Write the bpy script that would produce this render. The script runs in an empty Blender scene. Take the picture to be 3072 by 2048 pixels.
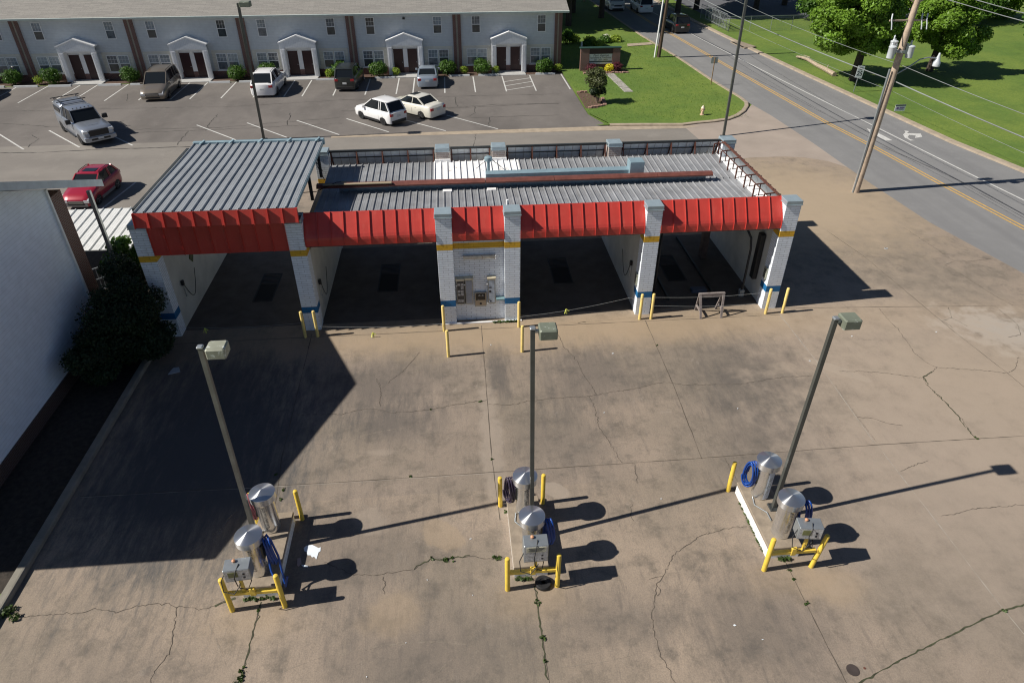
import bpy, math, random
import numpy as np
from mathutils import Vector, Matrix
R = math.radians
random.seed(7)
rng = np.random.default_rng(11)
S = bpy.context.scene
COL = S.collection

# ---------------------------------------------------------------- camera, sky, sun
CAM_H, FOC, PITCH, YAW = 15.6, 2038.0, R(34.8), R(5.0)
cam = bpy.data.cameras.new('camera'); camo = bpy.data.objects.new('camera', cam); COL.objects.link(camo)
cam.sensor_width = 36.0; cam.lens = FOC / 3072 * 36; cam.clip_end = 1500; cam.clip_start = 0.1
camo.location = (0, 0, CAM_H); camo.rotation_euler = (R(90) - PITCH, 0, -YAW)
S.camera = camo
SUN_EL, SUN_AZ = R(41.2), R(185)          # azimuth of the sun seen from the scene, ccw from +x
w = bpy.data.worlds.new('World'); S.world = w; w.use_nodes = True
nt = w.node_tree; sk = nt.nodes.new('ShaderNodeTexSky'); sk.sky_type = 'NISHITA'; sk.sun_disc = False
sk.sun_elevation = SUN_EL; sk.sun_rotation = R(90) - SUN_AZ; sk.air_density = .7; sk.dust_density = .3; sk.ozone_density = 2.0; sk.altitude = 300
bgn = nt.nodes['Background']; nt.links.new(sk.outputs[0], bgn.inputs[0]); bgn.inputs[1].default_value = 0.05
sl = bpy.data.lights.new('sun', 'SUN'); sl.energy = 5.0; sl.angle = R(0.5); sl.color = (1, 0.94, 0.85)
so = bpy.data.objects.new('sun', sl); COL.objects.link(so)
sd = Vector((math.cos(SUN_EL) * math.cos(SUN_AZ), math.cos(SUN_EL) * math.sin(SUN_AZ), math.sin(SUN_EL)))
so.rotation_euler = sd.to_track_quat('Z', 'Y').to_euler(); so.location = (-30, -5, 40)
S.view_settings.view_transform = 'Standard'; S.view_settings.look = 'None'
S.view_settings.exposure = 0.34; S.view_settings.gamma = 1
S.render.engine = 'CYCLES'; S.cycles.max_bounces = 6; S.cycles.use_denoising = True; S.cycles.filter_width = 1.15

# ---------------------------------------------------------------- survey: photo measurement -> place on the ground / on a wall plane
_f = np.array([math.sin(YAW) * math.cos(PITCH), math.cos(YAW) * math.cos(PITCH), -math.sin(PITCH)])
_a = np.array([math.cos(YAW), -math.sin(YAW), 0.]); _b = np.cross(_a, _f); _C = np.array([0, 0, CAM_H])
def _ray(x, y): return _a * (x - 1536) / FOC - _b * (y - 1024) / FOC + _f
def G(x, y, z=0.):
    d = _ray(x, y); p = _C + d * ((z - CAM_H) / d[2]); return (float(p[0]), float(p[1]))
def M1(x, y): return G(x / 2.296, 683 + y / 2.296)
def M2(x, y): return G(1024 + x / 2.296, 683 + y / 2.296)
def M3(x, y): return G(2048 + x / 2.296, 683 + y / 2.296)
def B1(x, y): return G(x / 2.296, 1365 + y / 2.296)
def B2(x, y): return G(1024 + x / 2.296, 1365 + y / 2.296)
def B3(x, y): return G(2048 + x / 2.296, 1365 + y / 2.296)
def T1(x, y): return G(x / 2.296, y / 2.296)
def T2(x, y): return G(1024 + x / 2.296, y / 2.296)
def T3(x, y): return G(2048 + x / 2.296, y / 2.296)

# ---------------------------------------------------------------- mesh builder
class MB:
    def __init__(s): s.v = []; s.f = []; s.m = []; s.mi = 0
    def add(s, vs, fs):
        o = len(s.v); s.v += [tuple(p) for p in vs]
        for q in fs: s.f.append([o + i for i in q]); s.m.append(s.mi)
        return s
    def box(s, x0, x1, y0, y1, z0, z1):
        return s.add([(x0,y0,z0),(x1,y0,z0),(x1,y1,z0),(x0,y1,z0),(x0,y0,z1),(x1,y0,z1),(x1,y1,z1),(x0,y1,z1)],
                     [(0,3,2,1),(4,5,6,7),(0,1,5,4),(1,2,6,5),(2,3,7,6),(3,0,4,7)])
    def bbox(s, x0, x1, y0, y1, z0, z1, b=0.02):      # box with chamfered vertical edges and top
        P = [(x0+b,y0),(x1-b,y0),(x1,y0+b),(x1,y1-b),(x1-b,y1),(x0+b,y1),(x0,y1-b),(x0,y0+b)]
        cx, cy = (x0+x1)/2, (y0+y1)/2
        kx = 1-2*b/max(x1-x0,1e-6); ky = 1-2*b/max(y1-y0,1e-6)
        Q = [(cx+(x-cx)*kx, cy+(y-cy)*ky) for x, y in P]
        vs = [(x,y,z0) for x,y in P] + [(x,y,z1-b) for x,y in P] + [(x,y,z1) for x,y in Q]
        fs = [tuple(reversed(range(8))), tuple(range(16,24))]
        for k in (0, 8):
            for i in range(8): j = (i+1) % 8; fs.append((k+i,k+j,k+8+j,k+8+i))
        return s.add(vs, fs)
    def prism(s, poly, axis, a, b):                    # polygon extruded along axis; poly are the two other coords in order
        n = len(poly)
        def P(t, q): return {'x':(t,q[0],q[1]), 'y':(q[0],t,q[1]), 'z':(q[0],q[1],t)}[axis]
        vs = [P(a,q) for q in poly] + [P(b,q) for q in poly]
        fs = [tuple(reversed(range(n))), tuple(range(n,2*n))] + [(i,(i+1)%n,n+(i+1)%n,n+i) for i in range(n)]
        return s.add(vs, fs)
    def sheet(s, prof, axis, a, b, th=0.01):           # open profile extruded, given thickness downwards/inwards
        lo = [(p[0], p[1]-th) for p in reversed(prof)]
        return s.prism(list(prof)+lo, axis, a, b)
    def cyl(s, c, r, h, n=16, r2=None, cap=True):
        r2 = r if r2 is None else r2
        vs = [(c[0]+r*math.cos(2*math.pi*i/n), c[1]+r*math.sin(2*math.pi*i/n), c[2]) for i in range(n)]
        vs += [(c[0]+r2*math.cos(2*math.pi*i/n), c[1]+r2*math.sin(2*math.pi*i/n), c[2]+h) for i in range(n)]
        fs = [(i,(i+1)%n,n+(i+1)%n,n+i) for i in range(n)]
        if cap: fs += [tuple(reversed(range(n))), tuple(range(n,2*n))]
        return s.add(vs, fs)
    def lathe(s, prof, n=24, c=(0,0,0), axis='z'):
        vs = []
        for r, z in prof:
            for i in range(n):
                a = 2*math.pi*i/n; u, v = r*math.cos(a), r*math.sin(a)
                vs.append({'z':(c[0]+u,c[1]+v,c[2]+z),'y':(c[0]+u,c[1]+z,c[2]+v),'x':(c[0]+z,c[1]+u,c[2]+v)}[axis])
        fs = []
        for k in range(len(prof)-1):
            for i in range(n): j=(i+1)%n; fs.append((k*n+i,k*n+j,(k+1)*n+j,(k+1)*n+i))
        fs.append(tuple(reversed(range(n)))); fs.append(tuple(range((len(prof)-1)*n,len(prof)*n)))
        return s.add(vs, fs)
    def tube(s, pts, r, n=8, taper=None):
        pts = [Vector(p) for p in pts]; rings = []; N = len(pts)
        prev = None
        for i, p in enumerate(pts):
            t = (pts[min(i+1,N-1)] - pts[max(i-1,0)]).normalized()
            if prev is None:
                u = t.orthogonal().normalized()
            else:
                u = (prev - t*prev.dot(t)).normalized()
            prev = u; v = t.cross(u)
            rr = r if taper is None else r + (taper-r)*i/(N-1)
            rings.append([p + (u*math.cos(2*math.pi*k/n) + v*math.sin(2*math.pi*k/n))*rr for k in range(n)])
        vs = [q for ring in rings for q in ring]; fs = []
        for i in range(N-1):
            for k in range(n): j=(k+1)%n; fs.append((i*n+k,i*n+j,(i+1)*n+j,(i+1)*n+k))
        fs.append(tuple(reversed(range(n)))); fs.append(tuple(range((N-1)*n,N*n)))
        return s.add(vs, fs)
    def bar(s, p, q, w_, h_=None):                    # square bar between two points
        h_ = w_ if h_ is None else h_
        p, q = Vector(p), Vector(q); t = (q-p).normalized()
        up = Vector((0,0,1)) if abs(t.z) < .95 else Vector((0,1,0))
        u = t.cross(up).normalized(); v = u.cross(t).normalized()
        vs = [e + u*a*w_/2 + v*b*h_/2 for e in (p,q) for a,b in ((-1,-1),(1,-1),(1,1),(-1,1))]
        return s.add(vs, [(3,2,1,0),(4,5,6,7),(0,1,5,4),(1,2,6,5),(2,3,7,6),(3,0,4,7)])
    def flat(s, poly, z):
        return s.add([(x,y,z) for x,y in poly], [tuple(range(len(poly)))])
    def ribbon(s, pts, w_, z, jit=0.0, sub=0.25):
        P = [np.array(p[:2], float) for p in pts]; Q = [P[0]]
        for a, b in zip(P, P[1:]):
            n = max(1, int(np.linalg.norm(b-a)/sub))
            for k in range(1, n+1):
                q = a+(b-a)*k/n
                if jit: q = q + rng.normal(0, jit, 2)
                Q.append(q)
        vs = []; N = len(Q)
        for i, q in enumerate(Q):
            t = Q[min(i+1,N-1)]-Q[max(i-1,0)]; t = t/(np.linalg.norm(t)+1e-9); nrm = np.array([-t[1],t[0]])
            ww = w_/2*(1 if not jit else rng.uniform(.35,1.5))
            vs += [(q[0]+nrm[0]*ww,q[1]+nrm[1]*ww,z),(q[0]-nrm[0]*ww,q[1]-nrm[1]*ww,z)]
        return s.add(vs, [(2*i+1,2*i+3,2*i+2,2*i) for i in range(N-1)])
    def build(s, name, mats, parent=None, smooth=None, loc=None):
        me = bpy.data.meshes.new(name); me.from_pydata(s.v, [], s.f)
        if not isinstance(mats, (list, tuple)): mats = [mats]
        for m_ in mats: me.materials.append(m_)
        me.polygons.foreach_set('material_index', s.m)
        me.update()
        uv = me.uv_layers.new(name='UVMap')
        nl = len(me.loops); co = np.empty(len(me.vertices)*3); me.vertices.foreach_get('co', co); co = co.reshape(-1,3)
        li = np.empty(nl, int); me.loops.foreach_get('vertex_index', li)
        pn = np.empty(len(me.polygons)*3); me.polygons.foreach_get('normal', pn); pn = np.abs(pn.reshape(-1,3))
        lt = np.empty(len(me.polygons), int); me.polygons.foreach_get('loop_total', lt)
        ax = np.repeat(np.argmax(pn*np.array([1,1,1.02]), axis=1), lt); c = co[li]
        U = np.where(ax==0, c[:,1], c[:,0]); V = np.where(ax==2, c[:,1], c[:,2])
        uv.data.foreach_set('uv', np.stack([U,V],1).ravel())
        if smooth is not None:
            me.polygons.foreach_set('use_smooth', [True]*len(me.polygons)); me.set_sharp_from_angle(angle=R(smooth))
        o = bpy.data.objects.new(name, me); COL.objects.link(o)
        if parent: o.parent = parent
        if loc: o.location = loc
        return o

def tag(o, label=None, cat=None, group=None, kind=None):
    if label: o['label'] = label
    if cat: o['category'] = cat
    if group: o['group'] = group
    if kind: o['kind'] = kind
    return o
def thing(name, label, cat, loc=(0,0,0), rz=0, group=None):
    o = bpy.data.objects.new(name, None); COL.objects.link(o); o.location = loc; o.rotation_euler = (0,0,rz)
    o.empty_display_size = .2
    return tag(o, label, cat, group)
def dup(root, loc, rz=None, label=None, scale=None):
    ch = {}
    for o in bpy.data.objects:
        if o.parent: ch.setdefault(o.parent.name, []).append(o)
    def cp(o, par):
        c = o.copy(); COL.objects.link(c)
        if par: c.parent = par
        for k in ch.get(o.name, []): cp(k, c)
        return c
    r = cp(root, None); r.location = loc
    if rz is not None: r.rotation_euler = (0,0,rz)
    if label: r['label'] = label
    if scale: r.scale = scale
    return r
def text_mesh(txt, size, mat, name, parent, mtx, depth=0.002, bold=0, align='CENTER', sx=1.0, shear=0):
    cu = bpy.data.curves.new(name, 'FONT'); cu.body = txt; cu.size = size; cu.extrude = depth; cu.align_x = align; cu.offset = bold; cu.shear = shear
    t = bpy.data.objects.new(name+'_tmp', cu); COL.objects.link(t)
    bpy.context.view_layer.update()
    me = bpy.data.meshes.new_from_object(t.evaluated_get(bpy.context.evaluated_depsgraph_get()))
    bpy.data.objects.remove(t); me.transform(Matrix.Diagonal((sx,1,1,1))); me.transform(mtx)
    me.materials.clear(); me.materials.append(mat)
    o = bpy.data.objects.new(name, me); COL.objects.link(o); o.parent = parent
    return o

# ---------------------------------------------------------------- materials
def nd(m, t, **k):
    n = m.node_tree.nodes.new(t)
    for a, b in k.items(): setattr(n, a, b)
    return n
def mat(name, col, rough=0.6, metal=0.0, var=0.12, vs=3.0, bump=0.0, bs=40., coat=0, spec=.5, trans=0):
    m = bpy.data.materials.new(name); m.use_nodes = True; n = m.node_tree; b = n.nodes['Principled BSDF']
    b.inputs['Roughness'].default_value = rough; b.inputs['Metallic'].default_value = metal
    b.inputs['Coat Weight'].default_value = coat; b.inputs['Specular IOR Level'].default_value = spec
    tc = nd(m,'ShaderNodeTexCoord')
    no = nd(m,'ShaderNodeTexNoise'); no.inputs['Scale'].default_value = vs; no.inputs['Detail'].default_value = 6; no.inputs['Roughness'].default_value = .6
    n.links.new(tc.outputs['Object'], no.inputs['Vector'])
    mr = nd(m,'ShaderNodeMapRange'); mr.inputs['From Min'].default_value=.3; mr.inputs['From Max'].default_value=.7
    mr.inputs['To Min'].default_value = 1-var; mr.inputs['To Max'].default_value = 1+var
    n.links.new(no.outputs[0], mr.inputs[0])
    vm = nd(m,'ShaderNodeVectorMath', operation='SCALE'); vm.inputs[0].default_value = col
    n.links.new(mr.outputs[0], vm.inputs['Scale']); n.links.new(vm.outputs[0], b.inputs['Base Color'])
    if bump:
        n2 = nd(m,'ShaderNodeTexNoise'); n2.inputs['Scale'].default_value = bs; n2.inputs['Detail'].default_value = 4
        n.links.new(tc.outputs['Object'], n2.inputs['Vector'])
        bp = nd(m,'ShaderNodeBump'); bp.inputs['Strength'].default_value = bump; bp.inputs['Distance'].default_value = .02
        n.links.new(n2.outputs[0], bp.inputs['Height']); n.links.new(bp.outputs[0], b.inputs['Normal'])
    return m
def bsdf(m): return m.node_tree.nodes['Principled BSDF']
def basecol(m):
    l = bsdf(m).inputs['Base Color'].links[0]; return l.from_socket
def mixcol(m, fac, a, b, mode='MIX'):
    x = nd(m,'ShaderNodeMix', data_type='RGBA', blend_type=mode)
    for sock, val in ((x.inputs[0], fac), (x.inputs[6], a), (x.inputs[7], b)):
        if isinstance(val, (int,float)): sock.default_value = val
        elif isinstance(val, tuple): sock.default_value = (*val[:3], 1)
        else: m.node_tree.links.new(val, sock)
    return x.outputs[2]
def noise(m, scale, detail=6, rough=.6, vec=None, coord='Object', stretch=None, dist=0):
    n = m.node_tree; no = nd(m,'ShaderNodeTexNoise'); no.inputs['Scale'].default_value = scale
    no.inputs['Detail'].default_value = detail; no.inputs['Roughness'].default_value = rough; no.inputs['Distortion'].default_value = dist
    tc = nd(m,'ShaderNodeTexCoord'); src = tc.outputs[coord]
    if stretch:
        mp = nd(m,'ShaderNodeMapping'); mp.inputs['Scale'].default_value = stretch; n.links.new(src, mp.inputs[0]); src = mp.outputs[0]
    n.links.new(src, no.inputs['Vector']); return no.outputs[0]
def rng_(m, sock, a, b, c=0., d=1., smooth=True):
    mr = nd(m,'ShaderNodeMapRange', interpolation_type='SMOOTHSTEP' if smooth else 'LINEAR')
    for i, v in zip(('From Min','From Max','To Min','To Max'), (a,b,c,d)): mr.inputs[i].default_value = v
    m.node_tree.links.new(sock, mr.inputs[0]); return mr.outputs[0]
def setcol(m, sock): m.node_tree.links.new(sock, bsdf(m).inputs['Base Color'])
def mul(m, a, b, op='MULTIPLY'):
    x = nd(m,'ShaderNodeMath', operation=op)
    for i, v in ((0,a),(1,b)):
        if isinstance(v,(int,float)): x.inputs[i].default_value = v
        else: m.node_tree.links.new(v, x.inputs[i])
    return x.outputs[0]
def brick(name, c1, c2, mortar, bw=.4, rh=.1, ms=.008, bands=None, rough=.7, bumpst=.5, var=.1):
    m = mat(name, c1, rough, var=var); n = m.node_tree
    bt = nd(m,'ShaderNodeTexBrick'); bt.inputs['Scale'].default_value = 1; bt.inputs['Brick Width'].default_value = bw
    bt.inputs['Row Height'].default_value = rh; bt.inputs['Mortar Size'].default_value = ms; bt.inputs['Bias'].default_value = 0
    tc = nd(m,'ShaderNodeTexCoord'); n.links.new(tc.outputs['UV'], bt.inputs['Vector'])
    col1 = basecol(m); c2_ = mixcol(m, noise(m, 2.0), c1, c2)
    if bands:
        sx = nd(m,'ShaderNodeSeparateXYZ'); n.links.new(tc.outputs['Object'], sx.inputs[0])
        cc = c2_; k = col1
        for z0, z1, bc in bands:
            g = mul(m, mul(m, sx.outputs[2], z0, 'GREATER_THAN'), mul(m, sx.outputs[2], z1, 'LESS_THAN'))
            k = mixcol(m, g, k, bc); cc = mixcol(m, g, cc, tuple(x*.85 for x in bc))
            mortar_ = mixcol(m, g, mortar if isinstance(mortar, tuple) else mortar, tuple(x*.6 for x in bc)); mortar = mortar_
        col1, c2_ = k, cc
    n.links.new(col1, bt.inputs['Color1']); n.links.new(c2_, bt.inputs['Color2'])
    if isinstance(mortar, tuple): bt.inputs['Mortar'].default_value = (*mortar,1)
    else: n.links.new(mortar, bt.inputs['Mortar'])
    # dirt streaks: real grime, darker towards patches
    dirt = rng_(m, noise(m, 1.3, 8, .7, stretch=(1,1,.35)), .55, .8, 0, .35)
    setcol(m, mixcol(m, dirt, bt.outputs[0], (.30,.25,.19), 'MULTIPLY'))
    inv = mul(m, 1.0, bt.outputs['Fac'], 'SUBTRACT'); hh = mul(m, inv, mul(m, noise(m, 14), .35), 'ADD')
    bp = nd(m,'ShaderNodeBump'); bp.inputs['Strength'].default_value = bumpst; bp.inputs['Distance'].default_value = .012
    n.links.new(hh, bp.inputs['Height']); n.links.new(bp.outputs[0], bsdf(m).inputs['Normal'])
    return m
def siding(name, col, pitch=.13, axis='z', strength=.6, dark=.55):
    m = mat(name, col, .55, var=.06); n = m.node_tree
    tc = nd(m,'ShaderNodeTexCoord'); sx = nd(m,'ShaderNodeSeparateXYZ'); n.links.new(tc.outputs['Object'], sx.inputs[0])
    t = mul(m, mul(m, sx.outputs['XYZ'.index(axis.upper())], 1/pitch), 1.0, 'FRACT')
    ln = rng_(m, t, 0.0, .14, dark, 1)
    c = basecol(m); vm = nd(m,'ShaderNodeVectorMath', operation='SCALE'); n.links.new(c, vm.inputs[0]); n.links.new(ln, vm.inputs['Scale']); setcol(m, vm.outputs[0])
    bp = nd(m,'ShaderNodeBump'); bp.inputs['Strength'].default_value = strength; bp.inputs['Distance'].default_value = .015; bp.invert = True
    n.links.new(t, bp.inputs['Height']); n.links.new(bp.outputs[0], bsdf(m).inputs['Normal'])
    return m

WHITEBRICK = brick('white painted brick', (.80,.86,.93), (.74,.80,.87), (.46,.49,.53), ms=.008, bumpst=.55,  # white paint, base tinted blue for skylight on the front faces
                   bands=[(3.41,3.66,(.78,.45,.03)), (.84,1.13,(.01,.15,.38))])
PANELBRICK = brick('white painted panel brick', (.82,.86,.91), (.76,.80,.86), (.42,.43,.45), ms=.008, bumpst=.55, bands=[(3.33,3.58,(.78,.45,.03))])
ISLBRICK = brick('white painted island brick', (.86,.86,.86), (.80,.80,.80), (.45,.44,.42), bw=.3, rh=.09, ms=.008)
PLAINWHITE = brick('white painted block plain', (.72,.70,.67), (.66,.64,.61), (.45,.42,.38), bw=.4, rh=.2)
REDBRICK = brick('red brown brick', (.16,.055,.04), (.10,.035,.028), (.22,.19,.17), bw=.21, rh=.075, ms=.01)
TANBRICK = brick('unpainted back brick', (.36,.30,.27), (.28,.22,.19), (.45,.42,.4), bw=.3, rh=.1, ms=.012)
BEIGEBLOCK = brick('beige block', (.52,.40,.25), (.48,.36,.22), (.30,.24,.17), bw=.4, rh=.4, ms=.012)
CAPM = mat('grey coping metal', (.34,.42,.46), .45, .35, var=.1)
REDM = mat('red awning paint', (.48,.05,.038), .42, 0, var=.10, vs=1.2, bump=.15, bs=3)
m = REDM; setcol(m, mixcol(m, rng_(m, noise(m, .8, 8, .7), .5, .8, 0, .35), basecol(m), (.50,.10,.07)))
m = REDM; setcol(m, mixcol(m, rng_(m, noise(m, 2.0, 8, .75, stretch=(3.5,.5,.5)), .50, .74, 0, .35), basecol(m), (.58,.15,.11)))
ROOFM = mat('galvanised roof metal', (.29,.30,.315), .48, .25, var=.22, vs=1.5, bump=.1, bs=5)
m = ROOFM; setcol(m, mixcol(m, rng_(m, noise(m, 3, 8, .7, stretch=(6,.4,1)), .5, .75, 0, .5), basecol(m), (.27,.23,.20)))
CANOPYM = mat('pale canopy roof metal', (.315,.335,.355), .48, .25, var=.10, vs=1.5)
WHITECOAT = mat('white roof coating', (.80,.80,.80), .5, 0, var=.08)
m = WHITECOAT; setcol(m, mixcol(m, rng_(m, noise(m, 2.2, 8, .7), .6, .72), basecol(m), (.36,.27,.17)))
RUST = mat('rusty brown steel', (.12,.045,.03), .75, .1, var=.4, vs=6)
GUTTER = mat('brown gutter', (.17,.06,.045), .5, .1, var=.25, vs=3)
DKSTEEL = mat('dark grey steel', (.05,.055,.055), .5, .3, var=.2)
DUCTM = mat('blue grey duct metal', (.27,.38,.43), .45, .3, var=.12)
PARAW = mat('white parapet panel back', (.78,.84,.86), .5, .1, var=.12)
WALLIN = mat('white bay wall', (.60,.60,.55), .6, 0, var=.14, vs=1.0)
DKTRIM = mat('dark equipment plastic', (.015,.016,.018), .5, 0, var=.3)
BLKRUB = mat('black rubber', (.012,.012,.013), .65, 0, var=.3)
YEL = mat('yellow bollard paint', (.74,.52,.07), .45, 0, var=.12, vs=5)
m = YEL; setcol(m, mixcol(m, rng_(m, noise(m, 9, 8, .7), .62, .72, 0, .8), basecol(m), (.62,.50,.24)))
YELF = mat('pale yellow bollard paint', (.76,.58,.20), .5, 0, var=.12, vs=5)
m = YELF; setcol(m, mixcol(m, rng_(m, noise(m, 9, 8, .7), .62, .70, 0, .8), basecol(m), (.45,.33,.15)))
STEEL = mat('brushed stainless', (.72,.73,.74), .30, .92, var=.06, vs=2)
m = STEEL; bsdf(m).inputs['Anisotropic'].default_value = .9; bsdf(m).inputs['Anisotropic Rotation'].default_value = 0.25; tg = nd(m,'ShaderNodeTangent', direction_type='RADIAL', axis='Z'); m.node_tree.links.new(tg.outputs[0], bsdf(m).inputs['Tangent'])
STEELB = mat('brushed stainless body', (.74,.75,.76), .24, .93, var=.12, vs=3); bsdf(STEELB).inputs['Anisotropic'].default_value = .5
BOXM = mat('grey meter box metal', (.33,.36,.38), .4, .6, var=.12)
BOXFACE = mat('scratched meter face', (.50,.52,.54), .4, .4, var=.4, vs=14)
POLEM = mat('dark olive pole paint', (.075,.078,.07), .45, .2, var=.2, vs=2)
POLEO = mat('olive pole paint', (.13,.13,.118), .45, .2, var=.2, vs=2)
LAMPM = mat('olive lamp housing', (.17,.19,.145), .5, .1, var=.15)
m = LAMPM; setcol(m, mixcol(m, rng_(m, noise(m, 6, 8, .75), .60, .66), basecol(m), (.62,.66,.64)))
LAMPP = mat('faded lamp housing', (.29,.30,.235), .5, .1, var=.15)
m = LAMPP; setcol(m, mixcol(m, rng_(m, noise(m, 6, 8, .75), .56, .64), basecol(m), (.62,.66,.62)))
HOSEB = mat('blue hose', (.008,.06,.30), .4, 0, var=.2)
HOSER = mat('faded pink hose', (.32,.10,.12), .5, 0, var=.2)
HOSEP = mat('dark purple hose', (.03,.02,.045), .5, 0, var=.2)
WOODG = mat('weathered grey wood', (.22,.19,.18), .8, 0, var=.3, vs=8, bump=.3)
POLEW = mat('weathered pole wood', (.46,.36,.27), .8, 0, var=.25, vs=4, bump=.4, bs=20)
m = POLEW; setcol(m, mixcol(m, rng_(m, noise(m, 6, 8, .7, stretch=(4,4,.3)), .45, .7, 0, .7), basecol(m), (.31,.25,.20)))
GALV = mat('galvanised steel', (.36,.39,.41), .4, .6, var=.1)
XFM = mat('transformer grey paint', (.52,.56,.58), .45, .1, var=.08)
WIREM = mat('aluminium cable', (.27,.29,.29), .5, .3, var=.1)
WHITEP = mat('white trim paint', (.78,.79,.80), .5, 0, var=.05)
VINYLW = siding('pale grey vinyl siding', (.55,.585,.61), .13, dark=.76)
VERTW = siding('white grooved panel', (.76,.78,.80), .15, 'x', dark=.8)
LEFTW = siding('white lap siding of left building', (.80,.87,.96), .14, strength=.5, dark=.76)
SOFFM = siding('soffit', (.55,.55,.50), .15, 'x', dark=.7)
GLASSC = mat('curtained window glass', (.22,.26,.29), .12, 0, var=.35, vs=2.5, coat=.4)
GLASSD = mat('dark window glass', (.045,.055,.06), .1, 0, var=.4, vs=2, coat=.4)
DOORM = mat('dark maroon door', (.032,.009,.010), .4, 0, var=.15)
SHINGLE = mat('brown grey shingles', (.235,.225,.205), .9, 0, var=.25, vs=9)
m = SHINGLE
bt = nd(m,'ShaderNodeTexBrick'); bt.inputs['Brick Width'].default_value=.9; bt.inputs['Row Height'].default_value=.16; bt.inputs['Scale'].default_value=1
bt.inputs['Mortar Size'].default_value=.012; bt.inputs['Color1'].default_value=(.29,.275,.25,1); bt.inputs['Color2'].default_value=(.18,.17,.16,1); bt.inputs['Mortar'].default_value=(.09,.08,.07,1)
tc = nd(m,'ShaderNodeTexCoord'); m.node_tree.links.new(tc.outputs['UV'], bt.inputs['Vector'])
setcol(m, mixcol(m, .5, bt.outputs[0], basecol(m)))
CAPCONC = mat('concrete coping', (.25,.205,.155), .85, 0, var=.2, vs=4, bump=.2)
DARKHOLE = mat('dark pit', (.006,.006,.006), .9, 0, var=0.1)
GRATE = mat('wet steel grate', (.02,.02,.02), .6, .4, var=.3)
ROPE = mat('pale rope', (.42,.43,.42), .7, 0, var=.1)
TAPE = mat('yellow green tape', (.62,.66,.12), .6, 0, var=.2)
MULCH = mat('mulch', (.10,.06,.04), .95, 0, var=.5, vs=12, bump=.6, bs=30)
STONE = mat('red edging stone', (.34,.20,.16), .85, 0, var=.3, vs=8, bump=.3)
STEP = mat('stepping stone', (.34,.32,.29), .85, 0, var=.25, vs=6, bump=.2)
SIGNW = mat('sign white', (.66,.70,.70), .4, 0, var=.05)
BLACKP = mat('black lettering', (.02,.02,.025), .5, 0, var=0)
PAINTW = mat('white road paint', (.52,.52,.50), .75, 0, var=.2, vs=5)
m = PAINTW; setcol(m, mixcol(m, rng_(m, noise(m, 7, 8, .7), .52, .62, 0, .55), basecol(m), (.28,.27,.26)))
PAINTY = mat('yellow road paint', (.52,.32,.09), .75, 0, var=.2, vs=5)
KERB = mat('tan kerb concrete', (.34,.28,.21), .85, 0, var=.2, vs=2, bump=.2)
KERBG = mat('grey kerb concrete', (.22,.205,.17), .85, 0, var=.2, vs=2, bump=.2)

DECALM = mat('worn decal', (.45,.44,.41), .5, .5, var=.7, vs=22)
# --- leaves
def leafmat(name, col, var=.35):
    m = mat(name, col, .5, 0, var=var, vs=1.1, spec=.35); n = m.node_tree; b = bsdf(m)
    oi = nd(m,'ShaderNodeObjectInfo'); c = basecol(m)
    c2 = mixcol(m, rng_(m, noise(m, 7, 3, .8), .35, .65, 0, .55), c, tuple(min(1,x*1.9) for x in col))
    setcol(m, c2)
    tr = nd(m,'ShaderNodeBsdfTranslucent'); n.links.new(c2, tr.inputs['Color'])
    ms = nd(m,'ShaderNodeMixShader'); ms.inputs[0].default_value = .32
    n.links.new(b.outputs[0], ms.inputs[1]); n.links.new(tr.outputs[0], ms.inputs[2])
    n.links.new(ms.outputs[0], n.nodes['Material Output'].inputs['Surface'])
    return m
LEAF = leafmat('bright oak leaves', (.12,.215,.022), .55); LEAFD = leafmat('dark shrub leaves', (.018,.036,.013))
LEAFB = leafmat('box bush leaves', (.055,.12,.015)); LEAFY = leafmat('yellow green leaves', (.22,.30,.035)); LEAFP = leafmat('purple barberry leaves', (.10,.025,.035))
LEAFGOLD = leafmat('golden yellow leaves', (.62,.52,.03)); LEAFR = leafmat('red tipped leaves', (.07,.085,.03)); LEAFG = leafmat('weed leaves', (.05,.085,.02), .6)
BARK = mat('dark bark', (.06,.045,.035), .9, 0, var=.35, vs=6, bump=.5)

def leaves(clumps, n, size, flat=.0, up=.4):
    """clumps: (x,y,z,rx,ry,rz); n leaf quads spread over and just inside the clump shells"""
    C_ = np.array(clumps, float); wgt = (C_[:,3]*C_[:,4] + C_[:,5]*C_[:,4]); idx = rng.choice(len(C_), n, p=wgt/wgt.sum())
    d = rng.normal(size=(n,3)); d /= np.linalg.norm(d,axis=1)[:,None]
    r = rng.uniform(.25,1,(n,1))**.45
    P = C_[idx,:3] + d*r*C_[idx,3:6]*(1+rng.normal(0,.06,(n,1)))
    nr = d + rng.normal(0,.6,(n,3)) + np.array([0,0,up]); nr /= np.linalg.norm(nr,axis=1)[:,None]
    t = np.cross(nr, rng.normal(size=(n,3))); t /= np.linalg.norm(t,axis=1)[:,None]; b = np.cross(nr,t)
    s = size*rng.uniform(.6,1.35,(n,1))
    V = np.stack([P-t*s, P+b*s*.55+nr*s*.12, P+t*s, P-b*s*.55+nr*s*.12],1).reshape(-1,3)
    return V
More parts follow.
